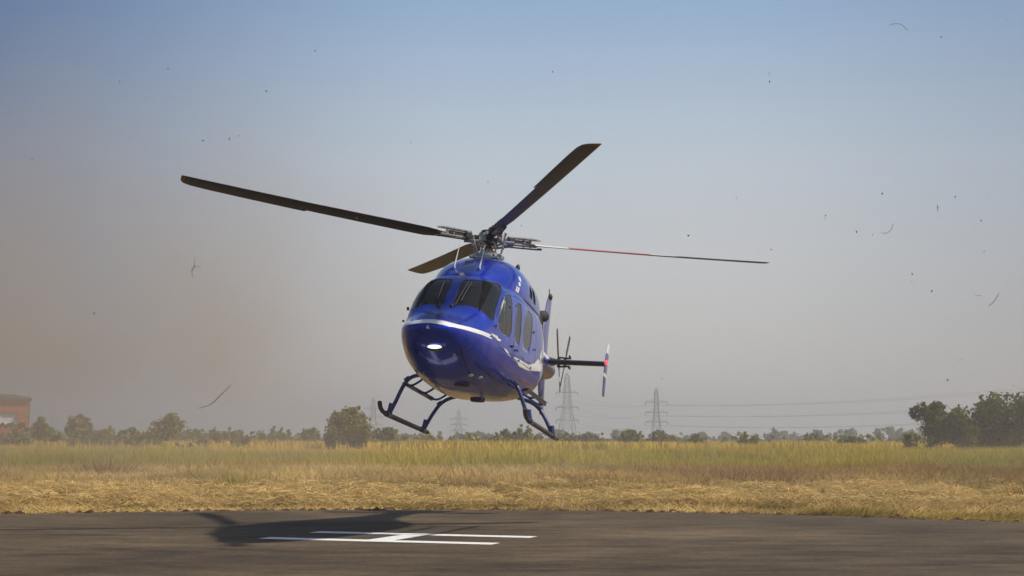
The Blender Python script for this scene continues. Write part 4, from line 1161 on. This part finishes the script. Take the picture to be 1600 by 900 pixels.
T = [  # name, image column, distance, image row of the top, width in image pixels, label, category, colours, leaves, leaf size, style
 ('bushy_tree', 547, 128, 633, 76, "round bushy olive-green tree standing alone left of the helicopter's skids", 'tree', OLV, 7000, .15, 'round'),
 ('dark_shrub', 519, 126, 669, 26, "low dark shrub at the left foot of the round bushy tree", 'shrub', DRK, 1400, .13, 'bush'),
 ('feathery_tree', 1449, 122, 618, 62, "feathery-topped tree at the left end of the tall clump on the right", 'tree', GRN, 4200, .13, 'feather'),
 ('leafy_tree', 1492, 120, 634, 58, "mid-green leafy tree in the dip between the feathery tree and the tallest trees", 'tree', GRN + YLG[:1], 5200, .14, 'round'),
 ('leafy_tree', 1558, 118, 610, 92, "tall dark spreading tree near the right edge, the broadest of its clump", 'tree', DRK + GRN[:1], 9000, .15, 'wide'),
 ('leafy_tree', 1622, 114, 604, 80, "tall dark tree cut by the right edge of the view", 'tree', DRK, 6500, .15, 'round'),
 ('leafy_tree', 1532, 130, 618, 40, "slim tree with twin leafy tips rising out of the dark clump on the right", 'tree', GRN, 2600, .13, 'feather'),
 ('low_shrub', 1421, 118, 673, 36, "low green shrub in front of the feathery tree", 'shrub', GRN, 1500, .13, 'bush'),
 ('yellow_shrub', 1513, 112, 652, 26, "yellow-green bush glowing between the dark trees on the right", 'shrub', YLG, 1700, .12, 'bush'),
 ('small_tree', 265, 170, 647, 58, "rounded tree with a peaked top in the dusty line at the left", 'tree', OLV, 3600, .2, 'round'),
 ('small_tree', 127, 150, 649, 52, "squat dusty tree between the brick building and the peaked tree", 'tree', OLV, 3400, .18, 'round'),
 ('small_tree', 66, 165, 650, 34, "small dusty tree just right of the brick building", 'tree', OLV, 2000, .19, 'round'),
 ('small_tree', 208, 210, 665, 20, "tiny pointed tree left of the peaked tree", 'tree', GRN, 800, .2, 'spire'),
 ('small_tree', 334, 230, 667, 36, "flat-topped faint tree right of the peaked tree", 'tree', GRN, 1300, .24, 'bush'),
 ('slender_tree', 428, 230, 663, 12, "slender tree, tallest of the three thin ones on the left", 'tree', GRN, 700, .2, 'spire'),
 ('slender_tree', 441, 232, 665, 9, "slender tree, middle one of the three thin ones on the left", 'tree', GRN, 500, .2, 'spire'),
 ('slender_tree', 453, 228, 669, 11, "slender tree, shortest of the three thin ones on the left", 'tree', GRN, 500, .2, 'spire'),
 ('small_tree', 486, 210, 667, 34, "low rounded tree left of the bushy tree, paler with haze", 'tree', GRN, 1500, .22, 'round'),
 ('small_tree', 605, 200, 666, 40, "hazy rounded tree right of the bushy tree below the skid", 'tree', OLV, 1900, .22, 'round'),
 ('sapling', 822, 190, 661, 24, "bare twiggy sapling sticking out of the scrub under the fuselage", 'tree', OLV, 260, .16, 'feather'),
 ('scrub_mound', 808, 210, 669, 88, "broad scrubby thicket below the helicopter's left skid", 'shrub', OLV, 3600, .25, 'wide'),
 ('scrub_mound', 906, 230, 672, 74, "low scrub mound at the foot of the nearer lattice pylon", 'shrub', OLV, 2600, .26, 'wide'),
 ('scrub_mound', 985, 215, 670, 38, "rounded scrub bush left of the farther lattice pylon's foot", 'shrub', OLV, 1700, .24, 'round'),
 ('scrub_mound', 1028, 225, 672, 36, "rounded scrub bush right under the farther lattice pylon", 'shrub', OLV, 1600, .24, 'round'),
 ('scrub_mound', 1084, 180, 676, 42, "low scrub bush to the right of the farther pylon", 'shrub', OLV, 1600, .2, 'bush'),
 ('scrub_mound', 1166, 165, 673, 38, "flat green bush standing alone on the open stretch right of the pylons", 'shrub', OLV, 1800, .18, 'bush'),
 ('scrub_mound', 1330, 175, 680, 66, "long low scrub strip to the left of the feathery tree", 'shrub', GRN, 1900, .2, 'bush'),
 ('small_tree', 735, 300, 674, 40, "faint hazy tree seen between the skids", 'tree', GRN, 1300, .3, 'bush'),
]
for i, (nm, u, Y, v, w, lb, ct_, cl, n, lf, stl) in enumerate(T):
    tree(nm, at(u, Y), Y, hh(v, Y), w / F0 * Y, lb, ct_, cl, n=n, leaf=lf, style=stl, seed=100 + i, trunk=stl not in ('bush', 'wide'))

# distant wood: one mass nobody could count
def treeline(name, Y, u0, u1, vf, n, leaf, cols, label, seed):
    rs = np.random.RandomState(seed); nb = int((u1 - u0) / 7)
    blobs = []
    for k in range(nb):
        u = rs.uniform(u0, u1); top = hh(vf(u) + rs.uniform(-3, 4), Y); r = rs.uniform(4, 9) / F0 * Y; x_ = at(u, Y)
        blobs.append((x_, Y + rs.uniform(-12, 12), max(top - r, r * .5), r * 1.1, r, r)); blobs.append((x_, Y + rs.uniform(-12, 12), top * .35, r * 1.6, r, top * .35))
    V, F_, C = crown_np(blobs, n, leaf, cols, seed)
    tag(link(name, mesh_np(name, V, F_, M_leaf, tint=C)), label, 'wood', kind='stuff')
treeline('distant_wood', 520, -250, 1850, lambda u: 678 - 5 * math.exp(-((u - 1290) / 130) ** 2) - 5 * math.exp(-((u - 1390) / 60) ** 2) - 3 * math.exp(-((u - 860) / 90) ** 2), 26000, .8, GRN, "far hazy belt of trees along the horizon", 5)
treeline('scrub_belt', 235, -250, 1850, lambda u: 679 - 10 * math.exp(-(u / 170) ** 2) - 5 * math.exp(-((u - 330) / 150) ** 2) + 3 * math.exp(-((u - 1200) / 250) ** 2), 34000, .3, OLV, "low olive scrub growing along the far side of the field", 6)
treeline('left_scrub', 138, -200, 420, lambda u: 677 - 15 * math.exp(-(u / 180) ** 2), 18000, .2, OLV + [(.16, .14, .05)], "dusty scrub in front of the brick building and left trees", 8)

def rear_wood():
    rs = np.random.RandomState(77); blobs = []
    for k in range(70):
        x_ = rs.uniform(-75, 75); h_ = rs.uniform(6, 11); r = rs.uniform(2.2, 3.6)
        blobs += [(x_, -50 + rs.uniform(-3, 3), h_ - r, r, r, r), (x_, -50 + rs.uniform(-3, 3), h_ * .35, r * 1.2, r, h_ * .35)]
    V, F_, C = crown_np(blobs, 22000, .55, DRK, 77)
    tag(link('shelter_belt', mesh_np('shelter_belt', V, F_, M_leaf, tint=C)), "dark belt of trees on the camera side of the apron, mirrored in the nose", 'wood', kind='stuff')
rear_wood()

# ------------------------------------------------------------------ BRICK BUILDING
BY = 175
b0 = bpy.data.objects.new('brick_building', None); COL.objects.link(b0); b0.location = (at(10, BY), BY, 0); b0.rotation_euler = (0, 0, R(17))
tag(b0, "reddish-brown building with a flat grey roof and one pale opening, cut by the left edge", 'building')
M_wall = mat("red_brown_render", (.50, .17, .085), .85, noise_amt=.12, nscale=.4)
M_roof = mat("grey_roof_sheet", (.16, .15, .14), .7)
M_open = mat("pale_window_glazing", (.80, .82, .84), .3)
bx0 = at(-70, BY) - b0.location.x; bx1 = at(45.5, BY) - b0.location.x; bh = hh(624, BY); wz0 = hh(663, BY); wz1 = hh(645.5, BY); wx0 = at(2.5, BY) - b0.location.x; wx1 = at(29, BY) - b0.location.x
b = MB()
b.box(((bx0 + wx0) / 2, 4, bh / 2), (wx0 - bx0, 8, bh)); b.box(((bx1 + wx1) / 2, 4, bh / 2), (bx1 - wx1, 8, bh))
b.box(((wx0 + wx1) / 2, 4, wz0 / 2), (wx1 - wx0 - .004, 7.99, wz0)); b.box(((wx0 + wx1) / 2, 4, (wz1 + bh) / 2), (wx1 - wx0 - .004, 7.99, bh - wz1))
b.build('wall', M_wall, b0, smooth=False)
b = MB(); b.prism([(bx0 - .3, bh + .003), (bx1 + .25, bh + .003), (bx1 + .25, bh + .22), (bx1 - 1.8, bh + .55), (bx0 - .3, bh + .62)], 1, -.35, 8.4); b.build('roof', M_roof, b0, smooth=False)
wn = MB().box(((wx0 + wx1) / 2, .25, (wz0 + wz1) / 2), (wx1 - wx0 - .16, .05, wz1 - wz0 - .16)).build('window', M_open, b0, smooth=False)
b = MB(); cxw = (wx0 + wx1) / 2; czw = (wz0 + wz1) / 2
for sg in (-1, 1): b.box((cxw + sg * ((wx1 - wx0) / 2 - .05), .2, czw), (.08, .16, wz1 - wz0 - .02)); b.box((cxw, .2, czw + sg * ((wz1 - wz0) / 2 - .05)), (wx1 - wx0 - .2, .15, .08))
b.build('window_frame', M_white, wn, smooth=False)
b = MB(); b.box((bx1 + .06, .1, bh / 2), (.12, .12, bh)); b.build('downpipe', M_roof, b0, smooth=False)

# ------------------------------------------------------------------ LATTICE PYLONS AND LINES
M_galv = mat("galvanised_lattice_steel", (.17, .17, .16), .6, metal=.2)
def pylon(x, y, H, arms, half, base, label, rz=0, thick=.16):
    e = bpy.data.objects.new('lattice_pylon', None); COL.objects.link(e); e.location = (x, y, 0); e.rotation_euler = (0, 0, rz)
    tag(e, label, 'pylon')
    b = MB(); t = thick
    def wd(z):
        f = z / H; wt_ = base * .21; return base / 2 * (1 - f / .5) + wt_ * (f / .5) if f < .5 else wt_ - wt_ * .5 * (f - .5) / .5
    lv = [0]; z = 0
    while z < H * .93: z += max(1.6, wd(z) * 1.7); lv.append(min(z, H * .94))
    for sx in (-1, 1):
        for sy in (-1, 1):
            b.tube([(sx * wd(z), sy * wd(z), z) for z in lv] + [(0, 0, H)], t * .55, 4)
    for i in range(len(lv) - 1):
        z0, z1 = lv[i], lv[i + 1]; w0, w1 = wd(z0), wd(z1)
        for s in (-1, 1):
            for (p, q) in (((-w0, s * w0, z0), (w1, s * w1, z1)), ((w0, s * w0, z0), (-w1, s * w1, z1)), ((s * w0, -w0, z0), (s * w1, w1, z1)), ((s * w0, w0, z0), (s * w1, -w1, z1))):
                b.tube([p, q], t * .3, 3)
            b.tube([(-w1, s * w1, z1), (w1, s * w1, z1)], t * .3, 3)
    b.build('tower', M_galv, e, smooth=False)
    for az in arms:
        b = MB(); b.tube([(-half, 0, az + .1), (0, 0, az + .1), (half, 0, az + .1)], t * .55, 4)
        for s in (-1, 1):
            b.tube([(s * wd(az), .6, az), (s * half, 0, az + .1)], t * .7, 3); b.tube([(s * wd(az), -.6, az), (s * half, 0, az + .1)], t * .7, 3)
            b.tube([(s * wd(az), 0, az + 1.2), (s * half, 0, az + .1)], t * .4, 3)
            for k in range(1, 4):
                f = k / 4; xx = s * (wd(az) * (1 - f) + half * f); b.tube([(xx, 0, az + .05), (xx, 0, az + 1.2 * (1 - f) + .1 * f)], t * .3, 3)
        arm = b.build('cross_arm', M_galv, e, smooth=False)
        for s in (-1, 1):
            MB().tube([(s * half, 0, az + .05), (s * half, 0, az - 1.2)], .12, 5).build('insulator', M_galv, arm, smooth=False)
    return e
P1 = (at(886, 560), 560); P2 = (at(1025, 640), 640)
H1 = hh(583, 560); A1 = [hh(v, 560) for v in (614, 637, 657)]
H2 = hh(606, 640); A2 = [hh(v, 640) for v in (629, 645, 660)]
pylon(P1[0], P1[1], H1, A1, 4.2, 6.5, "nearest lattice pylon, rising behind the tail rotor", .25, .15)
pylon(P2[0], P2[1], H2, A2, 4.7, 4.8, "lattice pylon with three cross-arms standing clear right of the tail", 0.1, .17)
P3 = (at(717, 900), 900); pylon(P3[0], P3[1], hh(640, 900), [hh(v, 900) for v in (655, 664, 673)], 4.8, 6, "faint lattice pylon seen under the helicopter between the skids", 0, .26)
P4 = (at(584, 760), 760); pylon(P4[0], P4[1], hh(622, 760), [hh(v, 760) for v in (639, 652, 664)], 4.5, 6, "faint lattice pylon just right of the round bushy tree", 0, .2)
M_wire = mat("power_cable", (.10, .10, .10), .6, metal=.3)
def cable(p, q, sag, label, r=.032):
    p = Vector(p); q = Vector(q); pts = []
    for k in range(21):
        t = k / 20; v = p.lerp(q, t); v.z -= sag * 4 * t * (1 - t); pts.append(v)
    tag(MB().tube(pts, r, 4, caps=False).build('power_line', M_wire), label, 'power line', 'power lines strung between the pylons')
PR_ = (at(1960, 400), 400)
names = ("topmost", "middle", "lowest")
for k in range(3):
    hr = (21, 16.5, 12)[k]
    for s, sn in ((-1, "left"), (1, "right")):
        cable((P2[0] + s * 4.7, P2[1], A2[k] - 1.2), (PR_[0] + s * 4.7, PR_[1], hr), 3.5, f"{names[k]} power line leaving the {sn} arm ends of the standing-clear pylon to the right")
        cable((P1[0] + s * 4.1, P1[1], A1[k] - 1.2), (P2[0] + s * 4.7, P2[1], A2[k] - 1.2), 2.0, f"{names[k]} power line between the {sn} arm ends of the two nearer pylons", .028)

# ------------------------------------------------------------------ CHAFF AND STRAW BLOWN INTO THE AIR
M_chaff = mat("dark_chaff", (.10, .085, .07), .9); M_straw = mat("flying_straw", (.42, .32, .20), .9); M_strawd = mat("grey_flying_stalk", (.16, .14, .12), .9)
def sky_pos(u, v, Y): return Vector(((u - 800) / F0 * Y, Y * 1.0, 0)) + Vector((0, 0, CAM_H + (686 - v) / F0 * Y))
spots = [(252, 99), (409, 135), (366, 207), (352, 212), (175, 120), (450, 265), (865, 104), (1052, 17), (1209, 107), (1210, 120), (1268, 52), (1485, 47), (1540, 343), (1500, 305), (1472, 322), (1208, 389), (1126, 294), (1155, 307), (1078, 367), (1459, 455), (1428, 440), (762, 281), (1295, 335), (1429, 428), (640, 218), (1543, 392), (40, 245), (75, 240), (15, 316), (310, 215), (555, 340), (145, 490), (1590, 20), (1385, 300), (1034, 592), (1480, 594), (1368, 366), (1294, 340), (1343, 361), (486, 70), (520, 300), (930, 62), (690, 30), (1120, 180), (1330, 150), (95, 60), (1010, 470), (1075, 600), (1240, 560), (1310, 470), (1140, 500), (230, 330), (120, 400), (190, 560), (90, 520), (420, 590), (520, 520), (560, 450), (1390, 90), (1568, 140), (1100, 60), (590, 120)]
spots += [(RNG.uniform(10, 1590), RNG.uniform(10, 640)) for _ in range(95)]
chm = []
for k in range(6):
    rs = random.Random(k); bm = bmesh.new(); bmesh.ops.create_icosphere(bm, subdivisions=1, radius=1)
    for v_ in bm.verts: v_.co = Vector((v_.co.x * rs.uniform(.8, 1.4), v_.co.y * rs.uniform(.4, .8), v_.co.z * rs.uniform(.3, .7)))
    me = bpy.data.meshes.new('chaff_flake'); bm.to_mesh(me); bm.free(); me.materials.append(M_chaff); chm.append(me)
for k, (u, v) in enumerate(spots):
    Y = RNG.uniform(12, 24); p = sky_pos(u, v, Y)
    if 600 < u < 860 and 380 < v < 660: continue
    o = link('chaff_flake', chm[k % 6]); o.location = p; s = RNG.uniform(.6, 1.3) * .0105 * (Y / 16) * (1.1 if k < 40 else .55); o.scale = (s, s, s); o.rotation_euler = tuple(RNG.uniform(0, 6, 3))
    tag(o, "tiny dark flake of chaff floating in the air", 'chaff', 'flakes of chaff blown into the sky')
def straw(pts, Y, r, label, m=M_straw):
    P = [sky_pos(u, v, Y) + Vector((0, .02 * math.sin(i * 2), 0)) for i, (u, v) in enumerate(pts)]; c = P[len(P) // 2].copy()
    b = MB().tube(curve([p - c for p in P], 4), r, 5); o = b.build('flying_straw', m); o.location = c; tag(o, label, 'straw'); return b, c
def straw_multi(lists, Y, r, label, m=M_straw):
    c = sky_pos(*lists[0][0], Y); b = MB()
    for pts in lists: b.tube(curve([sky_pos(u, v, Y) - c for u, v in pts], 3), r, 5)
    o = b.build('flying_straw', m); o.location = c; tag(o, label, 'straw')
straw_multi([[(301, 401), (301, 416), (297, 424), (299, 433)], [(301, 416), (311, 416)], [(301, 412), (296, 424)]], 15, .0032, "forked pale straw hanging in the dusty air at the left")
straw([(312, 638), (330, 632), (346, 618), (362, 602)], 14, .0035, "long bent pale straw flying low over the left trees")
straw([(1548, 478), (1556, 472), (1560, 465), (1564, 458)], 15, .0028, "crooked grey stalk flying at the right edge of the sky", M_strawd)
straw([(1382, 362), (1390, 363), (1397, 358), (1401, 348)], 16, .0026, "hook-shaped grey stalk in the sky right of the rotor", M_strawd)
straw([(1403, 28), (1412, 25), (1422, 28), (1432, 38)], 16, .0024, "arched thin stalk near the top right of the sky", M_strawd)
straw([(1527, 462), (1538, 462)], 16, .0022, "short straight stalk beside the crooked one at the right", M_strawd)
straw([(1471, 318), (1473, 328)], 16, .003, "short upright sliver in the sky at the right", M_strawd)

# ------------------------------------------------------------------ HAZE AND DUST
def vol_box(name, lo, hi, m, label, cat):
    b = MB(); c = [(lo[i] + hi[i]) / 2 for i in range(3)]; d = [hi[i] - lo[i] for i in range(3)]; b.box(c, d)
    return tag(b.build(name, m, smooth=False), label, cat, kind='stuff')
def vol_mat(name, col, dens, aniso=0.2):
    m = bpy.data.materials.new(name); m.use_nodes = True; t = m.node_tree
    for n in list(t.nodes):
        if n.type != 'OUTPUT_MATERIAL': t.nodes.remove(n)
    out = t.nodes[0]; v = t.nodes.new('ShaderNodeVolumePrincipled')
    v.inputs['Color'].default_value = (*col, 1); v.inputs['Density'].default_value = dens; v.inputs['Anisotropy'].default_value = aniso
    t.links.new(v.outputs[0], out.inputs['Volume']); return m, v
mh, _ = vol_mat("pale_haze", (1.0, .965, .93), .0011, .25)
vol_box('haze', (-1600, -60, -1), (1600, 1500, 36), mh, "thin pale haze lying over the whole field", 'haze')

def dust_mat():
    m, v = vol_mat("brown_dust", (.97, .77, .57), .05, .1)
    t = m.node_tree
    tc = t.nodes.new('ShaderNodeTexCoord'); sp = t.nodes.new('ShaderNodeSeparateXYZ'); t.links.new(tc.outputs['Object'], sp.inputs[0])
    def mr(src, a, b_, c, d, smooth=True):
        n = t.nodes.new('ShaderNodeMapRange'); n.inputs['From Min'].default_value = a; n.inputs['From Max'].default_value = b_; n.inputs['To Min'].default_value = c; n.inputs['To Max'].default_value = d
        if smooth: n.interpolation_type = 'SMOOTHSTEP'
        t.links.new(src, n.inputs[0]); return n.outputs[0]
    def mul(a, b_):
        n = t.nodes.new('ShaderNodeMath'); n.operation = 'MULTIPLY'; t.links.new(a, n.inputs[0]); t.links.new(b_, n.inputs[1]); return n.outputs[0]
    def add(a, b_):
        n = t.nodes.new('ShaderNodeMath'); n.operation = 'ADD'; t.links.new(a, n.inputs[0]); t.links.new(b_, n.inputs[1]); return n.outputs[0]
    nz = t.nodes.new('ShaderNodeTexNoise'); nz.inputs['Scale'].default_value = .11; nz.inputs['Detail'].default_value = 3; t.links.new(tc.outputs['Object'], nz.inputs['Vector'])
    nn = mr(nz.outputs[0], .34, .66, .10, 1.75)
    # tall bank on the left
    left = mul(mr(sp.outputs['X'], 0, -21, 0, 1), mul(mr(sp.outputs['Z'], 20, 4, 0, 1), mr(sp.outputs['Z'], 0, 6, .45, 1)))
    # thin bank on the far right
    right = mul(mul(mr(sp.outputs['X'], 12, 30, 0, .35), mr(sp.outputs['Z'], 14, 3, 0, 1)), mr(sp.outputs['Z'], 0, 5, .35, 1))
    # low sheet skimming the grass
    low = mul(mr(sp.outputs['Z'], 2.6, .2, 0, 1), mr(sp.outputs['X'], 40, -6, .35, 1.0))
    s = add(add(mul(left, mr(sp.outputs['X'], 0, 1, .030, .030)), mul(right, mr(sp.outputs['X'], 0, 1, .03, .03))), mul(low, mr(sp.outputs['X'], 0, 1, .0065, .0065)))
    edge = mul(mr(sp.outputs['Y'], 38, 44, 0, 1), mr(sp.outputs['Y'], 92, 80, 0, 1))
    s = mul(mul(s, nn), edge)
    t.links.new(s, v.inputs['Density']); return m
dm = dust_mat()
dust = vol_box('dust_cloud', (-60, 38, .3), (48, 92, 22), dm, "brown dust blown up by the rotor over the left of the field", 'dust')
dm.cycles.volume_step_rate = 1.0
